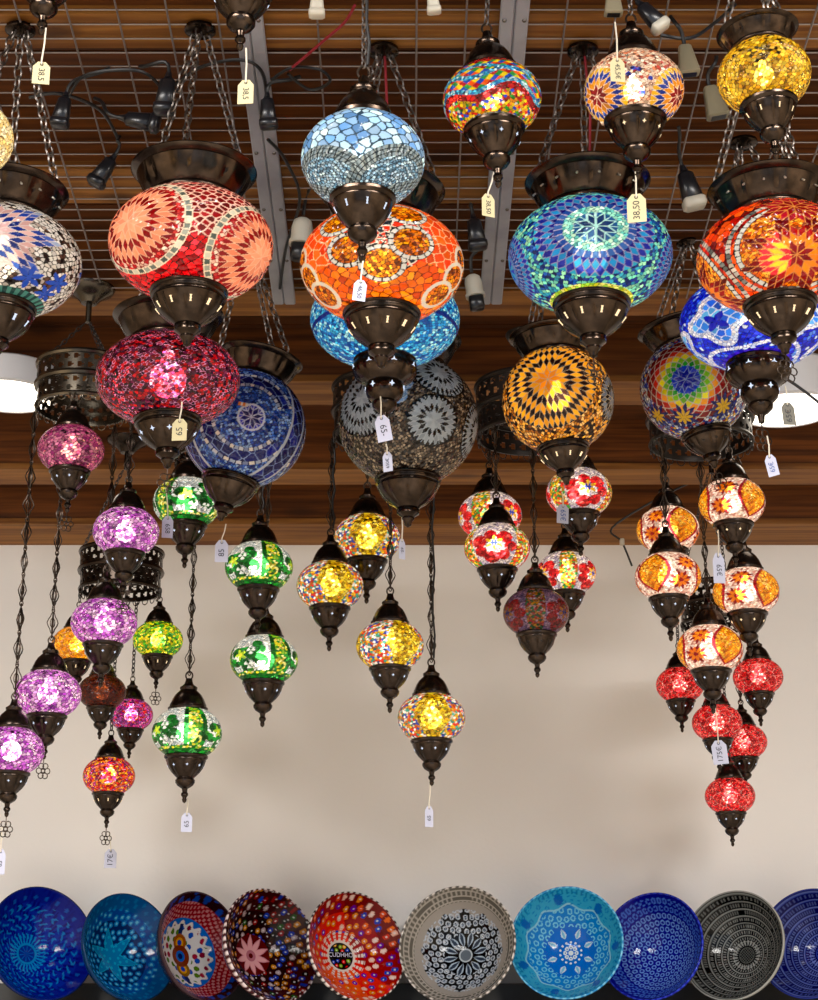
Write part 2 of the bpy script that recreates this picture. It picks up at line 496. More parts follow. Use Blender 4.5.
def p_turq(n):
    lo, la = lonlat(n)
    o = crackle(n, 4200, H('7fd8c4', '3aa8c8', 'a8ecc8', '1a3c9c', '2260b4', '0f2a70'), 71, lin(hx('0c2a58')), .22, [.24, .2, .14, .16, .16, .1])
    yl = crackle(n, 4200, H('e6e23a', 'a8d848', 'f2f08a'), 72, lin(hx('5a7a20')), .2)
    m = la < -60; o[m] = yl[m]
    for L_, la_, k in ((-2, -8, 1.0), (90, -14, .72), (-94, -14, .72), (178, -8, 1)):
        ring = H('4a86c8', '4a86c8', '4a86c8', '4a86c8', '14207c', '101684', '1a8cc8', '1c2ca0', '28acd4', 'b8c8ec')
        rose(o, n, L_, la_, 45.5 * k, 34, 11.6 * k, ring, lin(hx('8c88b0')), .06)
        rho, phi = polar(n, L_, la_)
        b_ = (rho > 23 * k) & (rho < 29 * k); s_ = phi * 15 / PI
        o[b_, :3] = np.where((np.floor(s_) % 2 == 0)[b_, None], H('3a6cb4'), H('2450a0')); o[b_ & (np.abs(s_ - np.round(s_)) < .08), :3] = lin(hx('b4b2c8'))
        bead = crackle(n, 5200, H('9fe4d2', '6cc8c4', 'c8f0dc'), 73, lin(hx('2a6a80')), .25) if k == 1.0 and L_ == -2 else o
        if bead is not o:
            m = rho < 23; o[m] = bead[m]
            star(o, n, L_, la_, 2, 8, 8.2, H('0f3a70', '1a5a94', '2a74ac'), lin(hx('a8d8d8')), .08, clip=15)
        else:
            m = rho < 14 * k; o[m, :3] = np.where((np.floor(phi * 6 / PI) % 2 == 0)[m, None], H('2a4ac0'), H('38a0c8'))
    return o

def p_fire(n):
    lo, la = lonlat(n)
    o = crackle(n, 900, H('e04a10', 'b01c0c', 'e8641a', '6a0c0a'), 81, lin(hx('3a0c06')), .16)
    gold = crackle(n, 5600, H('e88a10', 'f0a828', 'c8640c', 'f4b848', '9a4408'), 82, lin(hx('6a2c06')), .25, clear=.18)
    for c0 in (4, 124, -116):
        disc(o, n, c0, -22, 41, gold, SILVER, 5, lin(hx('39322a')), asp=1.0)
        rho, phi = polar(n, c0, -22)
        for r0 in (49,):
            b = (rho > r0) & (rho < r0 + 4); s = phi * 30 / PI
            o[b, :3] = SILVER[(np.floor(s).astype(int) * 3 % 5)[b]] * .8
            g = b & (np.abs(s - np.round(s)) < .1); o[g, :3] = K
        star(o, n, c0, -32, 3, 8, 8.0, H('8c0a12', 'f0900e', 'a00c14', '7c0a10', '6a080e'), lin(hx('c88a4a')), .06, clear=.28)
        star(o, n, c0, 22, 2, 8, 8, H('8c0a1c', 'a01830', '7c0a20'), lin(hx('c88a4a')), .07)
    return o

def p_cobalt(n):
    lo, la = lonlat(n)
    o = crackle(n, 3000, H('0a18c4', '1a34e0', '2a58f0', '6a9cf8', 'c8dcfc'), 91, lin(hx('081078')), .25, [.34, .28, .18, .12, .08], clear=.16)
    wh = crackle(n, 4200, H('e8f0fc', 'c8d8f4', 'f6f8fc'), 92, lin(hx('6a88c8')), .25)
    lb = crackle(n, 700, H('3a8ef0', '62b4f8', '2a6ae0'), 93, lin(hx('c8dcf4')), .2)
    for L_ in (-46, 22, 92, 162, -116):
        rho, phi = polar(n, L_, -24)
        lim = 26 + 5 * np.cos(4 * phi)
        m = rho < lim; o[m] = wh[m]
        m = rho < lim - 7; o[m] = lb[m]
        flower(o, n, L_, -25, 12, 4, lin(hx('1020c0')), None)
    b = (la < -54 + 4 * np.sin(np.radians(lo * 3))) & (la > -58 + 4 * np.sin(np.radians(lo * 3))); o[b] = wh[b]
    m = la < -63; o[m, :3] = np.where((np.floor(lo / 9) % 2 == 0)[m, None], H('4a2ad0'), H('2a18a8'))
    return o

def p_amberstar(n):
    o = crackle(n, 3600, H('d8961c', 'f0b848', 'a86a14', '5a340c', 'e8c07a', '2c1a0a'), 101, lin(hx('2a180a')), .3, clear=.15)
    rings = H('e8960c', 'f2b012', '2a0e08', 'f4b414', '2c1008', 'f2b418', '1c0c0a', 'd88a10', '12141c', '6c7484', '12141c')
    for L_ in (-15, 100, -140):
        star(o, n, L_, 2, 7, 8, 8.0, rings, lin(hx('a89c88')), .05, clear=.32, clip=52, twist=22)
    for L_ in (52,):
        star(o, n, L_ + 16, -10, 4, 8, 6.5, H('6c7484', '16100e', '707c90', '2a0e08'), lin(hx('a89c88')), .06, clip=24)
    return o

def p_rainbow(n):
    o = crackle(n, 3600, H('c8ccd8', '3a4fb0', '8a94c8', 'b04038', 'e8e4e0', '22307a', 'd8b04a'), 111, lin(hx('20243c')), .3, [.22, .2, .16, .12, .16, .1, .04])
    rings = H('1a3ab8', '1c46c4', '2a7ed0', '2aa8c8', '2fa838', '8cc828', 'e8e018', 'e8a01a', 'c8341c', '981414', '8c1214', '7c1012', '6c0e12')
    for L_, la_ in ((-20, -8), (108, 0), (-140, 0)):
        rose(o, n, L_, la_, 50, 16, 8.8, rings, lin(hx('c9c2b8')), .06, scal=.06)
        star(o, n, L_, la_, 2, 8, 7.6, H('1426a0', '1c46c4', '2a8ed0'), lin(hx('8aa0c8')), .06, clip=15)
    for L_, la_ in ((-40, -46), (22, -44), (70, -20), (-75, -30), (150, -40)):
        flower(o, n, L_, la_, 17, 10, lin(hx('1c2470')), None, sharp=.45)
        flower(o, n, L_, la_, 10, 8, lin(hx('d8b428')), None, sharp=.5)
    rose(o, n, 64, 6, 20, 12, 8, H('8c1414', 'b8281c', '6c0e12'), lin(hx('c9c2b8')), .07)
    return o

def p_plum(n):
    o = crackle(n, 3600, H('a00c1c', '7c0a20', '5a1040', 'b81020', '3a0824', '6a1c48'), 121, None, clear=.34)
    idx, e, p = vor(n, 3600, 121)
    r = np.random.default_rng(5)
    pick = r.random(3600)[idx]
    g = (e < .5); o[g, :3] = np.where((pick > .70)[g, None], H('b888b0'), H('1c0612')); o[g, 3] = .02
    lo, la = lonlat(n); m = la > 40; o[m, :3] = o[m, :3] * .6 + lin(hx('6a4a80')) * .3
    return o

def p_deepblue(n):
    lo, la = lonlat(n)
    o = crackle(n, 5400, H('2a52a8', '3f6cc0', '1c3a88', '6a92d4', '9ab4dc'), 131, lin(hx('12245c')), .3)
    navy = crackle(n, 420, H('101c70', '0c1660', '18288c'), 132, lin(hx('8ea0cc')), .12)
    sil = H('a8b2c8', 'd0d0d8', '8a94b4', 'e0d8d0')
    for L_, la_ in ((10, -6), (120, 0), (-120, 0)):
        rho, phi = polar(n, L_, la_)
        for r0, r1 in ((34, 45),):
            m = (rho > r0) & (rho < r1) & ((np.abs(phi) > .5)); o[m] = navy[m]
            for rr in (r0 - 3.5, r1):
                b = (rho > rr) & (rho < rr + 3.5) & (np.abs(phi) > .5); s = phi * 22 / PI
                o[b, :3] = sil[(np.floor(s).astype(int) % 4)[b]]
                g = b & (np.abs(s - np.round(s)) < .1); o[g, :3] = lin(hx('1a2a60'))
        star(o, n, L_ + 4, la_ - 1, 2, 8, 6.4, H('2a2470', '3a3ab0', '22206a'), lin(hx('b8b8d0')), .09, edge=lin(hx('c8ccdc')), clip=11)
        rr, ph = polar(n, L_ - 6, la_ + 9)
        m = (np.abs(rr * np.cos(ph)) < 4.5) & (np.abs(rr * np.sin(ph)) < 1.6); o[m, :3] = np.where((np.floor(rr * np.cos(ph) / 2.2) % 2 == 0)[m, None], H('d8882a'), H('d8d4c8'))
    for L_ in (66, -62, 168):
        rho, phi = polar(n, L_, -14)
        m = (np.abs(rho * np.cos(phi)) < 9) & (rho < 60); o[m] = navy[m]
        b = (np.abs(np.abs(rho * np.cos(phi)) - 10.5) < 1.6) & (rho < 60); o[b, :3] = lin(hx('c0c4d0'))
    return o

def p_carnival(n):
    lo, la = lonlat(n)
    o = crackle(n, 2600, H('e8d020', 'd83020', '2848c8', '38a83c', 'f4f0e0', 'f0a020'), 141, lin(hx('5a4a20')), .22, [.36, .2, .1, .12, .1, .12])
    la = la + 13
    wave = 8 * np.sin(np.radians(lo * 4)) + 2
    cy = crackle(n, 3600, H('3aa8d8', '58c4e8', '1c70b0', 'bfe8f4'), 142, lin(hx('16507c')), .25)
    red = crackle(n, 800, H('b01418', 'd02820', '8c1014'), 143, lin(hx('3a0808')), .16)
    m = (la > wave - 18) & (la < wave - 4); o[m] = red[m]
    a, b = lo / 11, (la - wave) / 9
    dia = (np.floor(a + b) + 2 * np.floor(a - b)).astype(int) % 5
    m = la > wave - 4
    o[m, :3] = H('e86a18', 'e8d818', 'b01820', '2a58c8', '3aa050')[dia[m]]; o[m, 3] = .2
    for d in (-4, 18, 30):
        k = np.abs(la - (wave if d < 20 else -wave * .6) - d) < 3.6; o[k] = cy[k]
    m = la > 46; o[m] = red[m]
    m = la < -41; o[m, :3] = np.where((np.floor(lo / 6) % 2 == 0)[m, None], H('a8b4bc'), H('5a666c'))
    return o

def p_beige(n):
    o = crackle(n, 2400, H('f6d8c4', 'fbeadc', 'e8b090', 'd88a6a', 'b04038'), 151, lin(hx('6a3020')), .26, [.36, .34, .16, .08, .06])
    for L_ in (-64, 64, 170):
        star(o, n, L_, -28, 4, 8, 10, H('8c1018', 'e8a01c', '2040a8', 'f0c424', '2aa8d8', 'e8901c', '3ab4dc'), lin(hx('e8d8c8')), .05, clip=40)
    for L_, la_ in ((-14, -14), (-8, -6), (4, -40), (12, -20), (-2, -8)):
        rho, phi = polar(n, L_, la_); m = rho < 3.2; o[m, :3] = lin(hx('2038b0'))
    return o

def p_gold(n):
    return crackle(n, 1500, H('e6bc1c', 'eec838', 'd8a410', 'f2d454'), 161, lin(hx('3a2204')), .24, clear=.3)
def p_topfire(n):
    lo, la = lonlat(n)
    o = crackle(n, 1600, H('d82018', 'e8d020', 'f08018', 'b81420', '48a838'), 171, lin(hx('401008')), .2)
    return o
def p_cream(n):
    return crackle(n, 1500, H('f6e6b8', 'fbf2d4', 'e8d090'), 181, lin(hx('5a4420')), .24, clear=.2)
def p_grey(n):
    return crackle(n, 1500, H('6a5a50', '8a7a6c', '4a3c36'), 191, K, .24)

# the small lanterns
def s_crackle(cols, grout, seed, k=900, gw=.32, clear=.3, vein=.35):
    def f(n):
        o = crackle(n, k, cols, seed, grout, gw, clear=clear)
        i2, e2, _ = vor(n, 90, seed + 5)
        g = e2 < .10; o[g, :3] = np.clip(o[g, :3] * .5 + vein, 0, 1)
        return o
    return f
s_violet = s_crackle(H('d98ae4', 'c462d8', 'e6aef0', 'b048c4', 'f0d0f4'), lin(hx('4c1a58')), 201)
s_violetdark = s_crackle(H('b050a0', 'c878b8', '983890', 'd898cc'), lin(hx('5a1e58')), 202)
s_red = s_crackle(H('d81a24', 'e83038', 'b80c18', 'f0645c'), lin(hx('5a060c')), 203, k=1500)
s_yellow = s_crackle(H('f4ac14', 'f8bc28', 'e89a0c'), lin(hx('9a5c08')), 204)
s_brown = s_crackle(H('5a2410', '6c3014', '4a1a0c'), lin(hx('3a140a')), 206, clear=.12, vein=.0)
s_magenta = s_crackle(H('c02a98', 'd848a0', '8a1c88', 'e0302c', 'b060c8'), lin(hx('3a0838')), 207, k=1200)
s_mixred = s_crackle(H('e02a1c', 'f07018', 'c01428', 'f4b020', 'a02c80'), lin(hx('4a0c08')), 208, k=1200, gw=.26)
def s_yellowgreen(n):
    o = crackle(n, 1100, H('e8d81c', 'f4e83c', '5cb82c', '98cc28', '2f9434'), 209, lin(hx('4a5a08')), .2, clear=.32)
    return o
def s_green(n):
    lo, la = lonlat(n)
    o = crackle(n, 2200, H('f0f4f8', 'dce6f0', 'c4d0dc', 'fafcff'), 211, lin(hx('5c6a74')), .34, clear=.18)
    gr = crackle(n, 300, H('0f6a22', '14802a', '0a5418', '1f9a34'), 212, lin(hx('073c10')), .1, clear=.3)
    yg = crackle(n, 1700, H('e8e03a', '8cc838', '2a9a3c', 'f4f0a0', '1f7a30'), 213, lin(hx('2a5a14')), .22, clear=.22)
    for c0 in (-30, 90, -150):
        for dx, dy, s, tw in ((-14, 18, 24, 0), (16, 6, 26, 40), (-6, -14, 22, 80), (-34, -2, 18, 20), (20, 30, 18, 60)):
            rho, phi = polar(n, c0 + dx, dy, tw)
            m = rho < s * (.42 + .5 * np.abs(np.cos(phi)) ** 2); o[m] = gr[m]
        for dx, dy, s in ((6, 20, 10), (0, -10, 11), (-22, 6, 9), (24, -8, 9)):
            rho, phi = polar(n, c0 + dx, dy); wh = (rho < s * .75) & (np.sin(phi * 3) > -.2)
            o[wh, :3] = H('e8eef4'); o[wh, 3] = .15
        flower(o, n, c0 - 14, 12, 13, 5, lin(hx('b4e02c')), lin(hx('e8e83a')), .3, clear=.35)
        x = ((lo - c0 - 60 + 180) % 360) - 180
        m = np.abs(x) < 20; o[m] = gr[m]
        m = np.abs(x) < 12; o[m] = yg[m]
    m = la < -38; o[m] = yg[m]
    m = la < -44; o[m] = gr[m]
    return o
def s_multi(n):
    lo, la = lonlat(n)
    o = crackle(n, 1700, H('e0302a', '2a50c0', 'f4f2ec', 'e8c020', '3aa89a', 'f0f0f0', 'd87a1c'), 221, lin(hx('6a5a30')), .24, clear=.15)
    go = crackle(n, 1300, H('e4c81e', 'f2dc3c', 'd0a414', 'f4e468', 'a8860c'), 222, lin(hx('6a4a08')), .22, clear=.3)
    x = ((lo - 14 + 60) % 120) - 60
    m = np.abs(x) < 34 - np.abs(la) * .3; o[m] = go[m]
    return o
def s_rose(n):
    lo, la = lonlat(n)
    o = crackle(n, 1500, H('f4f0f0', 'd8d4e0', 'e8e4e8', 'b8b4d4'), 231, lin(hx('5a5068')), .25, clear=.18)
    yl = crackle(n, 1600, H('f0d024', 'e8a020', 'f4f0d0', '3aa858', 'd83828'), 232, lin(hx('6a4a14')), .22)
    x = ((lo + 60) % 120) - 60
    m = np.abs(x) > 42; o[m] = yl[m]
    red = crackle(n, 1000, H('d81c28', 'e02c30', 'b01018', 'e8504c'), 233, lin(hx('7a1018')), .2, clear=.28)
    for c0 in (0, 120, -120):
        for k in range(7):
            a = k * 2 * PI / 7
            rho, phi = polar(n, c0 + 30 * math.cos(a), 26 * math.sin(a))
            m = rho < 11.5 + 2.5 * (k % 2); o[m] = red[m]
        flower(o, n, c0, 6, 17, 6, lin(hx('f0c41c')), None, sharp=.6, clear=.3)
        flower(o, n, c0, 6, 9, 6, lin(hx('2444c0')), None, sharp=.6, twist=30)
    return o
def s_darkrose(n):
    o = s_rose(n); o[:, :3] = o[:, :3] * np.array([.34, .22, .30]); o[:, 3] *= .3
    return o
def s_orange(n):
    lo, la = lonlat(n)
    o = crackle(n, 1900, H('f8f0e8', 'f4e4d8', 'e8ccc0', 'fff8f4', 'b88a80'), 241, lin(hx('b8908a')), .24, clear=.18)
    go = crackle(n, 1700, H('f0a014', 'f4b428', 'd8840c', 'f8c850'), 242, lin(hx('9a5a0c')), .24, clear=.24)
    for c0 in (34, 154, -86):
        x = ((lo - c0 + 180) % 360) - 180; w = 28 - .0032 * la * la * 4
        m = np.abs(x) < w + 7; o[m, :3] = lin(hx('a01424')); o[m, 3] = .2
        g = m & (np.abs(((la + 90) % 9) - 4.5) > 4); o[g, :3] *= .4
        m = np.abs(x) < w; o[m] = go[m]
    for c0 in (-24, 96, -146):
        for dx, dy in ((-8, -10), (4, 32)):
            flower(o, n, c0 + dx, dy, 22, 8, lin(hx('8c1420')), None, sharp=.5)
            flower(o, n, c0 + dx, dy, 18, 8, lin(hx('f08c14')), lin(hx('a01a1c')), .24, sharp=.5, clear=.3, twist=22)
    return o

GLOBES = {}
def globe_mesh(key, pat, c, lat0, lat1, nu, nv, material):
    k = (key, c)
    if k in GLOBES: return GLOBES[k]
    t = np.linspace(math.radians(lat0), math.radians(lat1), nv)
    u = np.arange(nu) / nu * 2 * PI
    T, U = np.meshgrid(t, u, indexing='ij')
    n = np.stack([np.cos(T) * np.sin(U), -np.cos(T) * np.cos(U), np.sin(T)], -1).reshape(-1, 3)
    v = n * np.array([1, 1, c])
    i, j = np.meshgrid(np.arange(nv - 1), np.arange(nu), indexing='ij'); j2 = (j + 1) % nu
    f = np.stack([i * nu + j, i * nu + j2, (i + 1) * nu + j2, (i + 1) * nu + j], -1).reshape(-1, 4)
    me = bpy.data.meshes.new('globe_' + key)
    me.vertices.add(len(v)); me.vertices.foreach_set('co', v.ravel())
    me.loops.add(f.size); me.loops.foreach_set('vertex_index', f.ravel())
    me.polygons.add(len(f)); me.polygons.foreach_set('loop_start', np.arange(0, f.size, 4)); me.polygons.foreach_set('loop_total', np.full(len(f), 4))
    me.update(calc_edges=True); me.validate()
    me.polygons.foreach_set('use_smooth', np.ones(len(f), bool))
    a = me.color_attributes.new('tiles', 'FLOAT_COLOR', 'POINT')
    o = pat(n)
    pw = 1.3 if material.name.startswith('unlit') else 1.22
    o[:, :3] = np.clip(o[:, :3], 0, 1) ** pw
    o = o.astype(np.float32)
    a.data.foreach_set('color', o.ravel())
    me.materials.append(material)
    GLOBES[k] = me
    return me

# ------------------------------------------------------------------ shared metal fittings, in units of the globe radius
def flute(N, d, z0, z1):
    def f(a, z):
        if z0 < z < z1:
            k = abs(((a * N / (2 * PI)) % 1) - .5) * 2
            return 1 - d * max(0, (k - .72) / .28)
        return 1
    return f

MESH = {}
def cached(key, fn):
    if key not in MESH: MESH[key] = fn()
    return MESH[key]

SM_CUP = [(.50, -.56), (.60, -.58), (.625, -.61), (.62, -.66), (.585, -.69), (.565, -.71), (.57, -.74), (.55, -.78), (.53, -.86), (.48, -.96), (.40, -1.07), (.30, -1.17), (.245, -1.22), (.25, -1.25), (.28, -1.29), (.275, -1.36), (.22, -1.44), (.13, -1.5), (.08, -1.53), (.0, -1.53)]
SM_FIN = [(.0, -1.50), (.085, -1.52), (.075, -1.58), (.07, -1.62), (.10, -1.66), (.105, -1.71), (.06, -1.77), (.055, -1.80), (.07, -1.83), (.05, -1.90), (.0, -1.94)]
SM_CAP = [(.50, .56), (.57, .58), (.575, .64), (.53, .67), (.525, .72), (.50, .78), (.45, .90), (.38, 1.02), (.28, 1.12), (.235, 1.16), (.25, 1.2), (.25, 1.25), (.19, 1.29), (.13, 1.34), (.105, 1.42), (.09, 1.5), (.0, 1.52)]
LG_CUP = [(.36, -.56), (.445, -.57), (.472, -.585), (.475, -.61), (.45, -.63), (.448, -.645), (.462, -.66), (.458, -.685), (.43, -.70), (.428, -.72), (.436, -.735), (.425, -.76), (.395, -.84), (.345, -.92), (.27, -1.0), (.19, -1.06), (.16, -1.09), (.0, -1.09)]
LG_FIN = [(.0, -1.06), (.14, -1.08), (.165, -1.12), (.16, -1.18), (.11, -1.22), (.085, -1.24), (.09, -1.27), (.06, -1.31), (.045, -1.38), (.0, -1.41)]
DB_CUP = [(.36, -.56), (.40, -.57), (.42, -.60), (.41, -.64), (.43, -.68), (.43, -.76), (.38, -.85), (.28, -.92), (.24, -.94), (.0, -.94)]
DB_FIN = [(.0, -.92), (.23, -.93), (.25, -.97), (.255, -1.03), (.235, -1.10), (.18, -1.16), (.15, -1.18), (.165, -1.2), (.16, -1.25), (.10, -1.31), (.05, -1.34), (.04, -1.44), (.0, -1.46)]
CANOPY = [(.44, .44), (.55, .46), (.575, .49), (.575, .53), (.56, .56), (.575, .58), (.62, .64), (.67, .73), (.71, .83), (.73, .885), (.72, .90), (.74, .915), (.79, .945), (.81, .97), (.795, .995), (.74, 1.0), (.70, .985), (.5, .98), (.0, .98)]

def slot_shape(k, s):
    if k == 'cross':
        o = [(0, 1), (.28, .3), (1, 0), (.28, -.3), (0, -1), (-.28, -.3), (-1, 0), (-.28, .3)]
        return [(x * s, z * s * 1.1) for x, z in o]
    if k == 'bar':
        o = [(-.5, 1), (.5, 1), (.28, .4), (.45, 0), (.28, -.4), (.5, -1), (-.5, -1), (-.28, -.4), (-.45, 0), (-.28, .4)]
        return [(x * s, z * s * 1.5) for x, z in o]
    o = []
    for i in range(10):
        a = PI / 2 + i * PI / 5; r = 1 if i % 2 == 0 else .45
        o.append((r * s * math.cos(a), r * s * math.sin(a)))
    return o

def add_slots(parent, r, z, slope, N, kind, s, material, a0=0.0, name='light_slot', lim=1.9, off=0.0):
    """each opening is a piece of its own; those turned to the viewer's side"""
    me = cached(('slot', kind, s, material.name), lambda: MB().poly(slot_shape(kind, s), .02).mesh(name, material, False))
    for k in range(N):
        a = a0 + 2 * PI * k / N - off
        a = (a + PI) % (2 * PI) - PI
        if abs(a) > lim: continue
        o = put(name, me, parent, (r * math.sin(a), -r * math.cos(a), z), (slope, 0, a))

def link_chain(p0, p1, link, wire, every=1):
    """oval links from p0 to p1"""
    p0, p1 = Vector(p0), Vector(p1); d = p1 - p0; L_ = d.length; t = d.normalized()
    e1 = t.orthogonal().normalized(); e2 = t.cross(e1)
    n = max(2, round(L_ / (link * .72))); st = L_ / n
    mb = MB()
    for i in range(n):
        c = p0 + t * st * (i + .5); e = e1 if i % 2 else e2
        pts = []
        for q in range(10):
            a = 2 * PI * q / 10
            pts.append(c + t * (math.sin(a) * link * .5) + e * (math.cos(a) * link * .27))
        mb.tube(pts, wire, 4, closed=True)
    return mb

def fil_piece(L_, w, wire, c, t, e):
    """one openwork piece: two waved sides and an inner ring"""
    mb = MB(); pts = []
    for q in range(20):
        a = 2 * PI * q / 20
        s = math.sin(a); x = math.cos(a)
        ww = w * (.74 + .26 * math.cos(4 * a))
        pts.append(c + t * (s * L_ * .5) + e * (x * ww * (1 if abs(s) < .95 else .6)))
    mb.tube(pts, wire, 4, closed=True)
    pts = [c + t * (math.sin(2 * PI * q / 10) * L_ * .22) + e * (math.cos(2 * PI * q / 10) * w * .42) for q in range(10)]
    mb.tube(pts, wire * .9, 4, closed=True)
    for s in (-1, 1):
        mb.tube([c + t * (s * L_ * .22), c + t * (s * L_ * .5)], wire * .9, 4)
    return mb

def fil_chain(p0, p1, L_, w, wire, turn=0.5):
    p0, p1 = Vector(p0), Vector(p1); d = p1 - p0; t = d.normalized()
    e1 = Vector((1, 0, 0)); e1 = (e1 - t * e1.dot(t)).normalized(); e2 = t.cross(e1)
    n = max(1, round(d.length / (L_ * 1.28))); st = d.length / n
    k = st / (L_ * 1.28); mb = MB()
    for i in range(n):
        a = turn * i + .35
        e = e1 * math.cos(a) + e2 * math.sin(a); f_ = t.cross(e)
        c = p0 + t * st * (i + .5)
        mb.join(fil_piece(L_ * k, w, wire, c, t, e))
        mb.join(fil_piece(L_ * k, w * .7, wire, c, t, f_))
        cj = p0 + t * st * i
        for s, ee in ((-.06, e), (.06, f_)):
            pts = [cj + t * (s * L_ + math.sin(2 * PI * q / 8) * L_ * .12) + ee * (math.cos(2 * PI * q / 8) * w * .3) for q in range(8)]
            mb.tube(pts, wire, 4, closed=True)
    return mb

def bulb_mesh(material):
    def mk():
        mb = MB()
        mb.lathe([(.0, .36), (.07, .35), (.08, .26), (.1, .2)] + [(.215 * math.cos(t * PI / 180), .215 * math.sin(t * PI / 180)) for t in (62, 45, 25, 5, -15, -35, -55, -75)] + [(.0, -.215)], 16)
        return mb.mesh('bulb', material)
    return cached(('bulb', material.name), mk)

def lamp(label, group, px, py, rpx, D, pat, key, c=.77, top='cap', cup='small', roll=0.0, lit='bulb', yaw=0.0, hang=None, chain='links',
         slots=('bar', 'slot'), hook=False, cable=False, res=None, name='hanging_lantern', cap_k=1.0, cup_k=1.0, metal='bronze', loc=None, pitch=0.0, marks=False, can_k=1.0, glass=None):
    P = loc if loc is not None else at(px, py, D)
    R = rpx * mpp(py, P.y)
    root = thing(name, label, 'lamp', P, group, (math.radians(pitch), math.radians(roll), 0), R)
    inv = root.rotation_euler.to_matrix().inverted()
    big = top == 'canopy'
    rc = {'small': .56, 'large': .42, 'double': .40}[cup] * cup_k
    rt = (.56 if big else .53) * cap_k
    l0, l1 = -math.degrees(math.acos(min(.99, rc))), math.degrees(math.acos(min(.99, rt)))
    nu, nv = res or ((440, 170) if rpx > 50 else (210, 84))
    LATOFF[0] = -14.0 if rpx < 40 else 0.0
    g = put('globe', globe_mesh(key, pat, c, l0, l1, nu, nv, M[glass or (('glass' if rpx < 60 else 'glass_big') if lit else 'glass_off')]), root, rot=(0, 0, math.radians(yaw)))
    if lit:
        bo = put('bulb', bulb_mesh(M['bulb_small' if (lit == 'bulb' and rpx < 40) else lit]), root)
        if rpx < 40: bo.scale = (1.45,) * 3
        if glass == 'glass_plum': bo.scale = (1.2,) * 3
    met = M[metal]
    # bottom cup
    base = {'small': SM_CUP, 'large': LG_CUP, 'double': DB_CUP}[cup]; fin = {'small': SM_FIN, 'large': LG_FIN, 'double': DB_FIN}[cup]
    dz = -c * math.sqrt(1 - rc * rc) - base[0][1] * cup_k + .02
    fl = flute(8, .07, {'small': -1.18, 'large': -1.02, 'double': -.9}[cup], {'small': -.76, 'large': -.74, 'double': -.66}[cup])
    b = put('bottom_cup', cached(('cup', cup, cup_k, metal), lambda: MB().lathe([(r * cup_k, z * cup_k) for r, z in base], 64, fl if cup_k == 1 else None).mesh('bottom_cup', met)), root, (0, 0, dz))
    if cup == 'large':
        b.scale = (1, 1, .88); b.location.z = dz - .0672
    put('finial', cached(('fin', cup, cup_k, metal), lambda: MB().lathe([(r * cup_k, z * cup_k) for r, z in fin], 24).mesh('finial', met)), b)
    sk, sm = slots
    if sk:
        mm = M[sm]
        if cup == 'small': add_slots(b, .505 * cup_k, -.90 * cup_k, .5, 8, sk, .036 if sk == 'bar' else .042, mm, .2)
        elif cup == 'large': add_slots(b, .375, -.86, .62, 10, sk, .030 if sk == 'bar' else .038, mm, .2)
        else:
            add_slots(b, .42, -.74, .3, 8, sk, .042, mm, .3)
            add_slots(b, .25, -1.0, .1, 6, sk, .038, mm, .4)
    zt_fin = dz + fin[-1][1] * cup_k
    wire = .0017 / R
    if hook:
        dm = MB(); u = (.0054 if rpx > 50 else .0040) / R; zc_ = zt_fin - 5.2 * u
        for q in range(6):
            aq = q * PI / 3; cx, cz = 2.0 * u * math.cos(aq), zc_ + 2.6 * u * math.sin(aq)
            dm.tube([(cx + 1.25 * u * math.cos(2 * PI * w_ / 8), 0, cz + 1.35 * u * math.sin(2 * PI * w_ / 8)) for w_ in range(8)], .0011 / R, 4, closed=True)
        dm.tube([(.9 * u * math.cos(2 * PI * w_ / 8), 0, zc_ + .9 * u * math.sin(2 * PI * w_ / 8)) for w_ in range(8)], .0011 / R, 4, closed=True)
        dm.tube([(0, 0, zt_fin + .02), (0, 0, zc_ + 3.6 * u)], .0011 / R, 4)
        put('filigree_drop', dm.mesh('filigree_drop', M['filigree']), b, (0, 0, -dz), (0, 0, .4))
    top_w = hang if hang is not None else Vector((P.x, P.y, ceil_z(P.y) - .004))
    tl = inv @ (Vector(top_w) - P) / R
    if big:
        dz2 = c * math.sqrt(1 - rt * rt) - .46 * .88 - .02
        cn = put('canopy', cached(('canopy', metal), lambda: MB().lathe(CANOPY, 72, flute(16, .05, .58, .87)).mesh('canopy', met)), root, (0, 0, dz2))
        cn.scale = (can_k * .96, can_k * .96, .88)
        if marks: add_slots(cn, .687, .76, -.75, 16, 'bar', .026, M['slot_dull'], .1, 'embossed_mark', 1.75)
        zr = .98 * .88 + dz2
        pl = put('ceiling_plate', cached(('plate', metal), lambda: MB().lathe([(0, -.06), (.05, -.06), (.1, -.03), (.17, -.02), (.2, .0), (.2, .04), (0, .04)], 24).mesh('ceiling_plate', met)), root, tl - Vector((0, 0, .04)))
        for k in range(3):
            a = 2 * PI * k / 3 + .5 + (px * .37 if px else 0)
            q0 = Vector((.70 * math.sin(a), -.70 * math.cos(a), zr)); q1 = tl + Vector((.08 * math.sin(a), -.08 * math.cos(a), -.06))
            put('chain', link_chain(q0, q1, .023 / R, .0017 / R).mesh('chain', M['chain']), root)
        if cable: put('cord', MB().tube([Vector((.02, -.05, zr)), tl * .5 + Vector((.06, -.04, zr * .5)), tl + Vector((.02, 0, -.05))], .0022 / R, 6).mesh('cord', M['cable_red']), root, label='red supply cord')
    else:
        dz2 = c * math.sqrt(1 - rt * rt) - SM_CAP[0][1] * cap_k - .02
        cp = put('top_cap', cached(('cap', cap_k, metal), lambda: MB().lathe([(r * cap_k, z * cap_k) for r, z in SM_CAP], 40).mesh('top_cap', met)), root, (0, 0, dz2))
        zr = dz2 + 1.52 * cap_k
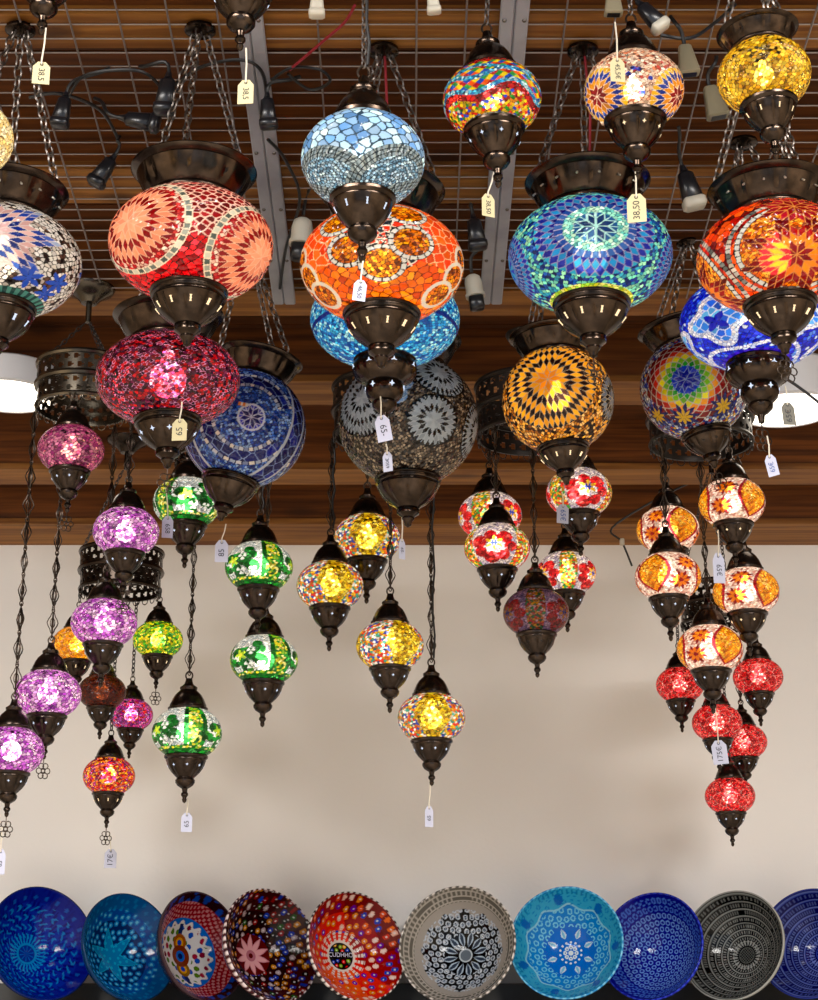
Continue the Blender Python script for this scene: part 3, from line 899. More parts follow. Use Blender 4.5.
        put('hook_ring', cached(('ring',), lambda: MB().tube([(math.cos(2 * PI * q / 14) * .1, 0, math.sin(2 * PI * q / 14) * .12 + .09) for q in range(14)], .024, 6, closed=True).mesh('hook_ring', M['filigree'])), cp, (0, 0, 1.5 * cap_k))
        q0 = Vector((0, 0, zr + .18)); q1 = tl
        if (q1 - q0).length > .1:
            if chain == 'filigree':
                put('filigree_chain', fil_chain(q0, q1, .043 / R, .0105 / R, .0013 / R).mesh('filigree_chain', M['filigree']), root)
            else:
                put('chain', link_chain(q0, q1, .014 / R, .0015 / R).mesh('chain', M['chain' if chain == 'links' else 'chain_dark']), root)
            if cable:
                w_ = .005 / R
                put('cord', MB().tube([q0.lerp(q1, s / 10) + Vector((math.sin(s * 1.9) * w_ * .5 + w_, -w_, 0)) for s in range(11)], .0022 / R, 6).mesh('cord', M['cable']), root, label='black supply cord')
    return root

# ------------------------------------------------------------------ the room
X0, X1, YF = -3.0, 3.0, -3.6
hw = EYE + H0
struct('floor', MB().box((0, (YF + YW) / 2, -.05), (X1 - X0 + .4, YW - YF + .4, .1)), M['floor'])
struct('wall_back', MB().box((0, YW + .06, 1.7), (X1 - X0 + .4, .12, 3.4)), M['wall'])
struct('wall_left', MB().box((X0 - .06, (YF + YW) / 2, 1.95), (.12, YW - YF, 3.9)), M['wallside'])
struct('wall_right', MB().box((X1 + .06, (YF + YW) / 2, 1.95), (.12, YW - YF, 3.9)), M['wallside'])
# boarded ceiling above the beams, following the roof slope
BD = .13
mb = MB()
yb = YW
while yb > YF:
    y2 = yb - .148
    z1, z2 = ceil_z(yb) + BD, ceil_z(y2) + BD
    v = [(X0, yb, z1), (X1, yb, z1), (X1, y2, z2), (X0, y2, z2)]
    mb.add(v + [(x, y, z + .03) for x, y, z in v], [(0, 1, 2, 3), (7, 6, 5, 4), (0, 4, 5, 1), (1, 5, 6, 2), (2, 6, 7, 3), (3, 7, 4, 0)])
    yb -= .152
mb.add([(X0, YF, ceil_z(YF) + BD + .035), (X1, YF, ceil_z(YF) + BD + .035), (X1, YW + .1, ceil_z(YW) + BD + .035), (X0, YW + .1, ceil_z(YW) + BD + .035)], [(0, 3, 2, 1)])
struct('ceiling', mb, M['wood_board'])
# beams; thin paler strips paint the light on their undersides
k = 0
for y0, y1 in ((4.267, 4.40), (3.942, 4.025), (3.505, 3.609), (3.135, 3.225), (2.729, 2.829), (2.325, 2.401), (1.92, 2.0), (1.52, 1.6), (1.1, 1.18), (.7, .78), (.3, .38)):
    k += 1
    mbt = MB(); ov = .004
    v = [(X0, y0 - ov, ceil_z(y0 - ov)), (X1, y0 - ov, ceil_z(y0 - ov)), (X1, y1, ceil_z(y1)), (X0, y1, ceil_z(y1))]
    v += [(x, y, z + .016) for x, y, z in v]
    struct('trim_%d' % (k + 20), mbt.add(v, [(0, 3, 2, 1), (4, 5, 6, 7), (0, 1, 5, 4), (1, 2, 6, 5), (2, 3, 7, 6), (3, 0, 4, 7)]), M['wood_underside_lit'])
    z0, z1 = ceil_z(y0) + .016, ceil_z(y1) + .016
    v = [(X0, y0, z0), (X1, y0, z0), (X1, y1, z1), (X0, y1, z1)]
    v += [(x, y, ceil_z(y) + BD) for x, y, z in v]
    struct('trim_%d' % k, MB().add(v, [(0, 3, 2, 1), (4, 5, 6, 7), (0, 1, 5, 4), (1, 2, 6, 5), (2, 3, 7, 6), (3, 0, 4, 7)]), M['wood_beam'])

# ------------------------------------------------------------------ wire mesh panels and steel struts under the beams
SLA = math.atan(SL)
def on_ceiling(px, py, drop=0.0):
    D = ceil_D(py); p = at(px, py, D)
    return Vector((p.x, D, ceil_z(D) - drop))
pa, pb = on_ceiling(262, 110), on_ceiling(503, 140)
XA, XB = pa.x, pb.x
YG0, YG1 = 1.70, 3.14
def mesh_panel(label, xa, xb):
    root = thing('wire_mesh_panel', label, 'wire mesh', ((xa + xb) / 2, YG0, ceil_z(YG0) - .012), 'wire mesh panels under the ceiling')
    o = root.location
    mb = MB(); x = math.ceil(xa / .078) * .078 + .012
    while x < xb:
        mb.tube([Vector((x, YG0, ceil_z(YG0) - .010)) - o, Vector((x, YG1, ceil_z(YG1) - .010)) - o], .0017, 5); x += .078
    put('long_wires', mb.mesh('long_wires', M['wire']), root)
    mb = MB(); y = YG0
    while y < YG1:
        mb.tube([Vector((xa, y, ceil_z(y) - .0068)) - o, Vector((xb, y, ceil_z(y) - .0068)) - o], .0015, 5); y += .0335
    put('cross_wires', mb.mesh('cross_wires', M['wire']), root)
mesh_panel('grey wire mesh left of the left steel strut', -1.15, XA - .022)
mesh_panel('grey wire mesh between the two steel struts', XA + .022, XB - .022)
mesh_panel('grey wire mesh right of the right steel strut', XB + .022, 1.25)
def strut(label, x):
    root = thing('steel_strut', label, 'strut', (x, YG0, ceil_z(YG0)), 'steel struts carrying the wire mesh', (-SLA, 0, 0))
    L_ = (YG1 - YG0) / math.cos(SLA)
    mb = MB()
    for s in (-1, 1):
        mb.box((s * .0115, L_ / 2, -.021), (.0215, L_, .012), bev=.002)
    mb.box((0, L_ / 2, -.011), (.004, L_, .02))
    put('channel', mb.mesh('channel', M['steel'], False), root)
    i = 0; y = .1
    while y < L_:
        for s in (-1, 1):
            o = (s * .0115 + .004 * s, y, -.028)
            put('screw', cached('screw', lambda: MB().lathe([(0, -.002), (.0028, -.0015), (.0036, 0), (.0036, .003), (0, .003)], 10).mesh('screw', M['chain'])), root, o)
        y += .17
strut('left grey steel channel strut behind the red lantern', XA)
strut('right grey steel channel strut left of the turquoise lantern', XB)

# ------------------------------------------------------------------ ceiling lights
def pan_light(label, px, py, rpx):
    D = 3.44
    p = at(px, py, D); R = rpx * mpp(py, D)
    zc = ceil_z(D) - .004
    h = max(.04, zc - p.z)
    root = thing('ceiling_light', label, 'ceiling light', (p.x, D, p.z), 'round white flush ceiling lights')
    put('housing', MB().lathe([(R * .90, .004), (R * .93, .0), (R, .004), (R, h * .9), (R * .9, h), (0, h)], 48).mesh('housing', M['white_metal']), root)
    put('diffuser', MB().lathe([(R * .91, .006), (R * .9, .002), (0, .002)], 48).mesh('diffuser', M['diffuser']), root)
pan_light('round white ceiling light at the left, beside the brass pierced ring', 8, 397, 50)
pan_light('round white ceiling light at the right, behind the cobalt blue lantern', 787, 411, 53)

# ------------------------------------------------------------------ large lanterns
LG = 'large mosaic lanterns with dark bronze canopies'
MG = 'mosaic lanterns hanging from single chains'
def big(label, px, py, r, D, pat, key, **k):
    kw = dict(top='canopy', cup='large', c=.68); kw.update(k)
    return lamp(label, LG, px, py, r, D, pat, key, **kw)
big('white and black beaded lantern with blue star tiles, cut by the left edge', 2, 262, 79, 2.35, p_bluewhite, 'bluewhite', slots=('bar', 'slot_cold'), yaw=0, marks=True)
big('large red mosaic lantern with peach star rosettes', 191, 245, 82, 2.35, p_red, 'red', yaw=0)
lamp('ice white and pale blue cracked glass lantern above the orange one', MG, 363, 160, 62, 2.0, p_ice, 'ice', c=.76, cap_k=.92, cup_k=.86, slots=('bar', 'slot_cold'), cable=True, roll=0)
big('large orange mosaic lantern with gold circles edged in silver', 382, 266, 82, 2.40, p_orange, 'orange', cable=True)
big('bright cyan blue speckled lantern hidden behind the orange one', 385, 320, 75, 2.68, p_cyan, 'cyan', cup='double', slots=('cross', 'slot_cold'), c=.62)
big('unlit brown beaded round lantern with grey star rosettes', 408, 421, 70, 2.98, p_brown, 'brown', c=.95, lit=None, slots=(None, 'slot_off'))
big('turquoise and blue mosaic lantern with a round blue rosette on top', 590, 256, 82, 2.40, p_turq, 'turquoise', cable=True, marks=True, hook=True)
big('orange red mosaic lantern with a dark red star, at the right edge', 775, 258, 78, 2.35, p_fire, 'fire', roll=-2, marks=True, hook=True)
big('cobalt blue and white lantern hidden below the orange red star lantern', 755, 322, 75, 2.64, p_cobalt, 'cobalt', cup='double', slots=('cross', 'slot_cold'), c=.62, hook=True)
big('round amber lantern with a yellow and black star rosette', 558, 400, 56, 2.85, p_amberstar, 'amberstar', c=.97, roll=-4, glass='glass_big')
big('round lantern with a rainbow coloured star rosette', 694, 388, 54, 2.95, p_rainbow, 'rainbow', c=.97, roll=-11, lit=None, slots=('star', 'slot_off'), hook=True)
big('plum red cracked glass lantern below the large red one', 168, 380, 72, 2.66, p_plum, 'plum', c=.64, roll=-2, hook=True, lit='bulb', slots=('cross', 'slot_cold'), glass='glass_plum')
big('round dark blue lantern with silver edged navy bands', 244, 428, 62, 2.96, p_deepblue, 'deepblue', c=.97, roll=12, can_k=.88, lit=None, slots=(None, 'slot_off'))
lamp('small lantern with cyan waves over red, yellow and green beads', MG, 492, 100, 49.5, 2.2, p_carnival, 'carnival', c=.76, slots=('cross', 'slot_cold'), res=(300, 120), roll=-3)
lamp('small beige beaded lantern with blue and orange star rosettes', MG, 634, 91, 50, 2.2, p_beige, 'beige', c=.76, slots=('cross', 'slot'), res=(300, 120))
big('golden yellow cracked glass lantern at the top right corner', 764, 76, 46.5, 2.08, p_gold, 'gold', c=.80, cup='small', cup_k=1.0, slots=('bar', 'slot'), roll=-4, res=(300, 120), can_k=1.14)
lamp('red and yellow lantern cut by the top edge, left of the ice white one', MG, 243, -40, 52, 1.95, p_topfire, 'topfire', c=.78, slots=('cross', 'slot_cold'), res=(260, 100))
lamp('dark lantern cut by the top edge at the upper left corner', MG, 48, -52, 50, 1.95, p_grey, 'greytop', c=.78, slots=('cross', 'slot_off'), lit=None, res=(260, 100))
lamp('cream cracked glass lantern peeking in at the left edge', MG, -36, 137, 49, 2.0, p_cream, 'cream', c=.8, slots=('cross', 'slot'), res=(260, 100))

# ------------------------------------------------------------------ pierced chandelier rings and the small lanterns on them
def pierced_ring(mat_, R, h):
    """two pierced bands between rolled rims, scalloped lower edge"""
    def band(z0, z1, r):
        b = MB(); N, Mz = 150, 10; idx = {}
        def vid(i, j, q):
            key = (i % N, j, q)
            if key not in idx:
                a = 2 * PI * (i % N) / N; rr = r - .0016 * q
                idx[key] = len(b.v); b.v.append((rr * math.sin(a), -rr * math.cos(a), z0 + (z1 - z0) * j / Mz))
            return idx[key]
        solid = set()
        for i in range(N):
            for j in range(Mz):
                col, row = i % 5, j
                hole = (row in (1, 2, 3) and col in (1, 2)) or (row in (6, 7, 8) and (i + 2) % 5 in (1, 2)) or (row == 2 and col == 3) or (row == 7 and (i + 2) % 5 == 3)
                if not hole: solid.add((i, j))
        for (i, j) in solid:
            b.f.append((vid(i, j, 0), vid(i + 1, j, 0), vid(i + 1, j + 1, 0), vid(i, j + 1, 0)))
            b.f.append((vid(i, j + 1, 1), vid(i + 1, j + 1, 1), vid(i + 1, j, 1), vid(i, j, 1)))
            for di, dj, e in ((-1, 0, ((i, j), (i, j + 1))), (1, 0, ((i + 1, j + 1), (i + 1, j))), (0, -1, ((i + 1, j), (i, j))), (0, 1, ((i, j + 1), (i + 1, j + 1)))):
                if (((i + di) % N, j + dj) not in solid):
                    (a1, b1), (a2, b2) = e
                    b.f.append((vid(a2, b2, 0), vid(a1, b1, 0), vid(a1, b1, 1), vid(a2, b2, 1)))
        return b
    def roll(z, r, w):
        return MB().lathe([(r - .003, z - w), (r + w * .6, z - w), (r + w, z), (r + w * .6, z + w), (r - .003, z + w), (r - .003, z - w)], 72)
    return band, roll

def chandelier(label, px, py, rpx, D, mat_key, chains_to=None, top_px=None):
    P = at(px, py, D); R = rpx * mpp(py, D); h = R * 1.0
    root = thing('chandelier_ring', label, 'chandelier ring', P, 'pierced metal chandelier rings')
    m = M[mat_key]
    band, roll = pierced_ring(m, R, h)
    put('pierced_band', band(h * .06, h * .44, R).mesh('pierced_band', m, True, 30), root)
    put('pierced_band', band(-h * .44, -h * .06, R * .97).mesh('pierced_band', m, True, 30), root)
    rims = MB().join(roll(h * .47, R, .0045)).join(roll(0, R, .005)).join(roll(-h * .47, R * .97, .004))
    put('rolled_rims', rims.mesh('rolled_rims', m), root)
    sc = MB()
    for k in range(24):
        a = 2 * PI * k / 24
        c = Vector((R * .97 * math.sin(a), -R * .97 * math.cos(a), -h * .53)); e = Vector((math.cos(a), math.sin(a), 0))
        sc.tube([c + e * (math.cos(2 * PI * q / 8) * R * .085) + Vector((0, 0, math.sin(2 * PI * q / 8) * R * .085)) for q in range(8)], .0013, 4, closed=True)
    put('scalloped_edge', sc.mesh('scalloped_edge', m), root)
    sp = MB()
    for k in range(3):
        a = 2 * PI * k / 6 + .3
        sp.tube([(R * math.sin(a), -R * math.cos(a), 0), (-R * math.sin(a), R * math.cos(a), 0)], .0022, 6)
    put('cross_bars', sp.mesh('cross_bars', m), root)
    zc = ceil_z(D) - P.z
    cup = MB().lathe([(0, -.075), (.006, -.075), (.006, -.035), (.016, -.034), (.022, -.026), (.03, -.018), (.046, -.01), (.05, -.002), (.05, .0), (0, 0)], 32)
    put('ceiling_cup', cup.mesh('ceiling_cup', m), root, (0, 0, zc))
    for k in range(3):
        a = 2 * PI * k / 3 + .6
        put('chain', link_chain((R * math.sin(a), -R * math.cos(a), h * .47), (.008 * math.sin(a), -.008 * math.cos(a), zc - .078), .013, .0013).mesh('chain', M['chain_dark']), root)
    return P, R, h

def on_ring(ring, px, py, side):
    P, R, h = ring; D = P.y
    for _ in range(5):
        x = at(px, py, D).x; dx = max(-R, min(R, x - P.x))
        D = P.y + side * math.sqrt(max(0, R * R - dx * dx)) * .97
    p = at(px, py, D)
    return p, Vector((p.x, D, P.z - h * (.47 if side else 0)))

def pend(label, group, ring, px, py, r, pat, key, side, **k):
    p, topw = on_ring(ring, px, py, side)
    kw = dict(c=.77, metal='bronze_small', slots=('cross', 'slot_cold'), chain='filigree'); kw.update(k)
    return lamp(label, group, px, py, r, p.y, pat, key, hang=topw, loc=p, name='small_lantern', **kw)

A = chandelier('antique brass pierced chandelier ring above the violet lanterns', 84, 388, 47, 3.12, 'brass')
G = 'violet lanterns of the left chandelier'
pend('darker violet lantern directly below the brass pierced ring', G, A, 71, 450, 33, s_violetdark, 'violetdark', -1, lit='bulb_dim', hook=True, yaw=20)
pend('pale violet lantern in front of the small pierced ring', G, A, 126, 532, 33, s_violet, 'violet', -1, hook=True)
pend('violet lantern right above the brown unlit one', G, A, 104, 623, 33, s_violet, 'violet', 1, yaw=140)
pend('violet lantern left of the small brown lantern', G, A, 48, 694, 33, s_violet, 'violet', 1, hook=True, yaw=75)
pend('lowest violet lantern, cut by the left edge', G, A, 11, 751, 33, s_violet, 'violet', 1, hook=True, yaw=250)

B = chandelier('small dark pierced ring behind the pale violet lantern', 121, 572, 41, 3.78, 'bronze_small')
G = 'multicoloured lanterns of the small pierced ring'
pend('yellow lantern half hidden behind a violet one', G, B, 77, 645, 25, s_yellow, 'yellow', 1, chain='dark', slots=('bar', 'slot'))
pend('yellow and green lantern at the right of the small pierced ring', G, B, 158, 640, 25, s_yellowgreen, 'yellowgreen', -1, chain='dark', slots=('bar', 'slot'), hook=True)
pend('dark brown lantern with a faint amber glow', G, B, 102, 692, 24, s_brown, 'brownsmall', -1, lit='bulb_dim', chain='dark')
pend('magenta lantern behind the brown one', G, B, 131, 715, 22, s_magenta, 'magenta', 1, chain='dark')
pend('red and orange mixed lantern hanging lowest under the brown one', G, B, 109, 776, 26, s_mixred, 'mixred', 0, chain='dark', slots=('bar', 'slot'), hook=True)

Gr = chandelier('pierced ring hidden behind the round dark blue lantern', 226, 438, 51, 3.42, 'bronze_small')
G = 'green and white floral lanterns'
pend('green floral lantern partly behind the plum red lantern', G, Gr, 187, 503, 34, s_green, 'green', -1, yaw=-70)
pend('green floral lantern just below the beam, upper of the middle pair', G, Gr, 259, 567, 34, s_green, 'green', -1, cable=True)
pend('green floral lantern under another green one', G, Gr, 264, 660, 34, s_green, 'green', 1, yaw=6)
pend('green floral lantern hanging lowest, alone on a long chain', G, Gr, 187, 733, 35, s_green, 'green', 1, yaw=-8)

Y = chandelier('pierced ring hidden behind the unlit brown lantern', 386, 412, 53, 3.38, 'chain_dark')
G = 'yellow lanterns with many coloured beads'
pend('yellow beaded lantern below the beam, highest of the four yellow ones', G, Y, 367, 539, 33.5, s_multi, 'multi', 1, yaw=-10)
pend('yellow beaded lantern second from the top, leftmost of the four', G, Y, 330, 586, 33.5, s_multi, 'multi', -1, yaw=0, cable=True)
pend('yellow beaded lantern third from the top under the brown lantern', G, Y, 390, 646, 34, s_multi, 'multi', -1, yaw=14)
pend('yellow beaded lantern hanging lowest in the middle of the wall', G, Y, 431.5, 718, 34, s_multi, 'multi', 1, yaw=-12, cable=True)

C = chandelier('dark blue glinting pierced ring behind the amber star lantern', 531, 412, 55, 3.30, 'chain_dark')
G = 'red and white floral lanterns'
pend('red and white floral lantern hidden behind its twin', G, C, 490, 516, 32, s_rose, 'rose', 1, yaw=40)
pend('red and white floral lantern in front of its twin with a blue star', G, C, 497, 548, 33, s_rose, 'rose', -1, yaw=-8)
pend('red and white floral lantern right under the amber star lantern', G, C, 579, 493, 33, s_rose, 'rose', -1, yaw=10)
pend('red and white floral lantern behind the dark unlit one', G, C, 566, 574, 30, s_rose, 'rose', 1, yaw=60)
pend('dark purple unlit floral lantern in front of a red one', G, C, 536, 613, 33, s_darkrose, 'darkrose', -1, lit=None, yaw=55, slots=('cross', 'slot_off'))

E = chandelier('pierced ring hidden behind the rainbow star lantern', 700, 420, 52, 3.34, 'chain_dark')
G = 'orange and white flower lanterns'
pend('orange flower lantern at the back, left, touching the beam', G, E, 668, 530, 31.5, s_orange, 'orangeflower', 1, yaw=-10)
pend('orange flower lantern in front at the left, below its twin', G, E, 668, 577, 33, s_orange, 'orangeflower', -1, yaw=-72)
pend('orange flower lantern highest at the right, below the rainbow lantern', G, E, 732, 503, 33, s_orange, 'orangeflower', -1, yaw=0, slots=('cross', 'slot'))
pend('orange flower lantern at the right above the red ones', G, E, 746, 592, 33, s_orange, 'orangeflower', 1, yaw=2, slots=('cross', 'slot'))
pend('lowest orange flower lantern between two red ones', G, E, 710, 649, 33, s_orange, 'orangeflower', 1, yaw=-6)

R_ = chandelier('small dark pierced ring behind the orange flower lanterns', 719, 606, 39, 3.80, 'bronze_small')
G = 'small red cracked glass lanterns'
pend('small red lantern at the left of the red cluster', G, R_, 680, 685, 24, s_red, 'redsmall', -1, chain='dark')
pend('small red lantern at the right, below an orange flower one', G, R_, 758, 677, 25, s_red, 'redsmall', -1, chain='dark', yaw=80)
pend('small red lantern below the lowest orange flower one, with a price tag', G, R_, 717, 723, 25, s_red, 'redsmall', -1, chain='filigree', yaw=160)
pend('small red lantern half hidden behind the tagged red one', G, R_, 743, 742, 24, s_red, 'redsmall', 1, chain='filigree', yaw=220)
pend('lowest small red lantern of the red cluster', G, R_, 730, 796, 25, s_red, 'redsmall', 0, chain='dark', yaw=300)

# ------------------------------------------------------------------ price tags on strings
def text_mesh(s, size, material):
    cu = bpy.data.curves.new('writing', 'FONT'); cu.body = s; cu.size = size; cu.align_x = 'CENTER'; cu.align_y = 'CENTER'; cu.extrude = 0.0001
    o = bpy.data.objects.new('writing_tmp', cu); COL.objects.link(o)
    bpy.context.view_layer.update()
    me = bpy.data.meshes.new_from_object(o.evaluated_get(bpy.context.evaluated_depsgraph_get()))
    bpy.data.objects.remove(o); bpy.data.curves.remove(cu)
    me.name = 'writing'; me.materials.clear(); me.materials.append(material)
    return me

def price_tag(label, px, py, w, h, y_top, D, text, yaw=0, roll=0, cream=True, x_top=None, ink='ink', down=False):
    P = at(px, py - h / 2, D); s = mpp(py, D)
    W, Hh = w * s * 1.0, h * s * 1.04
    root = thing('price_tag', label, 'price tag', P, 'paper price tags hanging from the lanterns')
    yw = math.radians(yaw)
    rot = Euler((math.radians(0), math.radians(roll), yw))
    o = [(-W / 2, -Hh), (W / 2, -Hh), (W / 2, -Hh * .22), (W * .22, 0), (-W * .22, 0), (-W / 2, -Hh * .22)]
    cd = put('card', MB().poly(o, .0006).mesh('card', M['card_backlit' if cream is None else 'card' if cream else 'card_blue'], False), root, rot=rot)
    put('eyelet', MB().tube([(math.cos(2 * PI * q / 10) * W * .08, -.0005, -Hh * .12 + math.sin(2 * PI * q / 10) * W * .08) for q in range(10)], W * .025, 4, closed=True).mesh('eyelet', M['ink']), cd)
    if text:
        put('writing', text_mesh(text, W * (.62 if len(text) < 4 else .5), M[ink]), cd, (0, -.0006, -Hh * .58), (PI / 2, (PI if down else -PI) / 2, 0))
    T = at(x_top if x_top is not None else px, y_top, D + .0) - P
    mid = T * .5 + Vector((.001, -.002, 0))
    put('string', MB().tube([Vector((0, -.001, -Hh * .12)), Vector((0, -.002, .002)), mid, T], .0012, 5).mesh('string', M['string']), root)

T = price_tag
T('cream price tag below the dark lantern in the top left corner', 42, 74, 17, 24, 28, 1.95, '38,5', yaw=10, x_top=46, down=True)
T('cream price tag below the red and yellow lantern at the top edge', 246, 93, 16, 26, 48, 1.95, '38,5', yaw=-6, x_top=246, down=True)
T('cream price tag below the lantern with cyan waves', 488, 206, 14, 24, 172, 2.2, '38,50', yaw=24, x_top=494, down=True)
T('cream price tag in front of the canopy of the turquoise lantern', 636, 209, 19, 30, 158, 2.2, '38,50', yaw=-12, x_top=634)
T('cream price tag in front of the beige beaded lantern', 617, 71, 15, 26, 22, 2.12, '45,5€', yaw=8, x_top=615, down=True)
T('small white price tag on the front of the orange lantern', 361, 291, 13, 22, 240, 2.0, '46,50', yaw=6, roll=6, cream=False, x_top=364, down=True)
T('cream price tag on the cup of the plum red lantern', 180, 430, 15, 22, 402, 2.50, '65', yaw=-6, x_top=182)
T('white price tag hanging below the round dark blue lantern', 222, 551, 13, 22, 524, 2.96, '85', yaw=6, cream=False, x_top=226)
T('white price tag in front of the upper left green lantern', 168, 527, 11, 22, 488, 3.2, '658', yaw=14, cream=False, x_top=166, down=True)
T('larger white price tag in front of the unlit brown lantern', 381, 429, 15, 27, 392, 2.66, '65-', yaw=-10, roll=-10, cream=False, x_top=380, down=True)
T('smaller white price tag under the larger one on the brown lantern', 387, 462, 10, 20, 444, 2.70, '650€', yaw=-20, roll=-4, cream=False, x_top=386)
T('white price tag below the brown lantern, beside a yellow lantern', 402, 549, 8, 20, 516, 2.98, '65-', yaw=40, cream=False, x_top=402, down=True)
T('white price tag on the red floral lantern under the amber star', 563, 514, 12, 19, 492, 3.08, '65€', yaw=10, roll=3, cream=False, x_top=562, ink='ink_blue', down=True)
T('backlit price tag in front of the right ceiling light', 787, 414, 14, 23, 386, 2.62, '65€', yaw=14, roll=-4, cream=None, x_top=785)
T('white price tag dangling right below the cobalt blue lantern', 769, 466, 11, 22, 436, 2.64, '65€', yaw=-20, roll=-10, cream=False, x_top=767, ink='ink_blue')
T('white price tag between the orange flower lanterns', 718, 568, 12, 30, 530, 3.18, '65€', yaw=6, cream=False, x_top=718, down=True)
T('pale blue price tag on the cup of a small red lantern', 718, 752, 15, 23, 706, 3.62, '175€', yaw=-6, roll=-5, cream=False, x_top=715)
T('mauve price tag below the lowest green lantern', 187, 822, 11, 18, 798, 3.52, '65', yaw=12, cream=False, x_top=188)
T('white price tag below the red and orange lantern', 111, 858, 12, 18, 832, 3.85, '17€', yaw=4, cream=False, x_top=109)
T('mauve price tag below the lowest yellow lantern', 429, 816, 9, 20, 780, 3.47, '65', yaw=24, cream=False, x_top=430)
T('grey price tag below the lowest violet lantern at the left edge', 1, 861, 10, 24, 826, 3.17, '65', yaw=10, cream=False, x_top=2)

# ------------------------------------------------------------------ connectors and cables hanging from the mesh
def connector(label, px, py, L_px, ang, kind, D=None, up=None, w=1.0):
    D = D or min(3.0, ceil_D(py) - .12)
    P = at(px, py, D); s = mpp(py, D); L_ = L_px * s
    root = thing('cable_connector', label, 'connector', P, 'cable connectors hanging from the wire mesh', (0, math.radians(ang), 0))
    body, capm = {'black': ('black', 'black'), 'ivory': ('ivory', 'black'), 'khaki': ('khaki', 'khaki'), 'white': ('ivory', 'ivory'), 'half': ('black', 'ivory')}[kind]
    if kind == 'ivory':
        mb = MB().lathe([(0, L_ * .52), (L_ * .13, L_ * .5), (L_ * .2, L_ * .44), (L_ * .23, L_ * .3), (L_ * .23, -.02 * L_), (L_ * .26, -.03 * L_), (L_ * .26, -.12 * L_), (0, -.12 * L_)], 20)
        put('socket_body', mb.mesh('socket_body', M[body]), root)
        put('plug', MB().box((0, 0, -L_ * .28), (L_ * .38, L_ * .34, L_ * .4), bev=L_ * .05).mesh('plug', M[capm], True, 50), root)
    elif kind == 'khaki':
        put('housing', MB().box((0, 0, 0), (L_ * .62 * w, L_ * .4, L_), taper=.6, bev=L_ * .05).mesh('housing', M[body], True, 50), root)
        put('opening', MB().box((0, 0, -L_ * .5), (L_ * .42 * w, L_ * .24, L_ * .02)).mesh('opening', M['black'], False), root)
    else:
        put('housing', MB().box((0, 0, L_ * .1), (L_ * .48 * w, L_ * .36, L_ * .8), taper=.78, bev=L_ * .08).mesh('housing', M[body], True, 50), root)
        put('collar', MB().box((0, 0, -L_ * .36), (L_ * .54 * w, L_ * .42, L_ * .28), bev=L_ * .06).mesh('collar', M[capm], True, 50), root)
        put('strain_relief', MB().lathe([(L_ * .12, L_ * .48), (L_ * .09, L_ * .55), (L_ * .07, L_ * .66), (0, L_ * .66)], 12).mesh('strain_relief', M[body]), root)
    inv = root.rotation_euler.to_matrix().inverted()
    ux, uy = up if up else (px + 10, py - 45)
    du = ceil_D(uy); E_ = inv @ (at(ux, uy, du) - Vector((0, 0, .012)) - P)
    a = Vector((0, 0, L_ * (.6 if kind not in ('khaki',) else .48))); b = a + Vector((0, 0, L_ * .7))
    m_ = (b + E_) * .5 + Vector((0, -.02, -.03))
    pts = []
    for i in range(15):
        t = i / 14
        pts.append(a * (1 - t) ** 3 + b * 3 * t * (1 - t) ** 2 + m_ * 3 * t * t * (1 - t) + E_ * t ** 3)
    put('cable', MB().tube(pts, .0032, 8).mesh('cable', M['cable']), root)

connector('black connector hanging left of the cream tag, top left', 62, 112, 34, 8, 'black', up=(110, 62))
connector('black connector lying slanted left of the chains of the red lantern', 142, 121, 36, -80, 'black', up=(95, 92))
connector('black connector upright beside the chains of the red lantern', 166, 96, 40, 4, 'black', up=(140, 60))
connector('black connector above the left brass ceiling cup', 103, 172, 34, 30, 'black', up=(120, 130))
connector('black connector right of the cream tag by the left steel strut', 268, 113, 34, -4, 'black', up=(300, 70))
connector('black connector low on the right steel strut', 476, 234, 34, -8, 'black', up=(470, 200), w=1.05)
connector('ivory lamp socket left of the orange lantern', 301, 240, 46, 4, 'ivory', up=(318, 170))
connector('ivory lamp socket right of the orange lantern', 475, 293, 38, -8, 'ivory', up=(480, 240), D=2.95)
connector('beige connector shell between the beige and golden lanterns', 687, 60, 34, -6, 'khaki', up=(670, 10))
connector('white and black connector above the beige beaded lantern', 652, 17, 36, -38, 'half', up=(720, -10))
connector('black and grey connector left of the orange red lantern canopy', 690, 190, 42, -14, 'half', up=(678, 120))
connector('beige connector shell left of the golden lantern cup', 714, 102, 36, -12, 'khaki', up=(716, 50))
connector('ivory socket end at the top edge left of the ice white lantern', 317, 4, 30, 0, 'white', up=(322, -50))
connector('ivory socket end at the top edge right of the ice white lantern', 433, 2, 26, -6, 'white', up=(440, -50))
connector('metal grey socket end at the top edge above the beige lantern', 613, 2, 30, 0, 'khaki', up=(618, -50))

def loose_cable(label, pts, r=.003, mk='cable', drop=.03):
    w = []
    for (x, y) in pts:
        p = on_ceiling(x, y, 0); w.append(p - Vector((0, 0, .018)) - (p - Vector((0, 0, EYE))).normalized() * drop)
    o = w[0]
    fine = []
    for i in range(len(w) - 1):
        p0, p1, p2, p3 = w[max(0, i - 1)], w[i], w[i + 1], w[min(len(w) - 1, i + 2)]
        for k_ in range(6):
            t = k_ / 6
            fine.append(.5 * ((2 * p1) + (p2 - p0) * t + (2 * p0 - 5 * p1 + 4 * p2 - p3) * t * t + (3 * p1 - p0 - 3 * p2 + p3) * t ** 3) - o)
    fine.append(w[-1] - o)
    tag(put('hanging_cable', MB().tube(fine, r, 6).mesh('hanging_cable', M[mk]), None, o), label, 'cable', 'loose cables on the wire mesh')
loose_cable('black cable looping left of the chains of the red lantern', [(70, 85), (85, 66), (125, 60), (150, 66), (170, 90)])
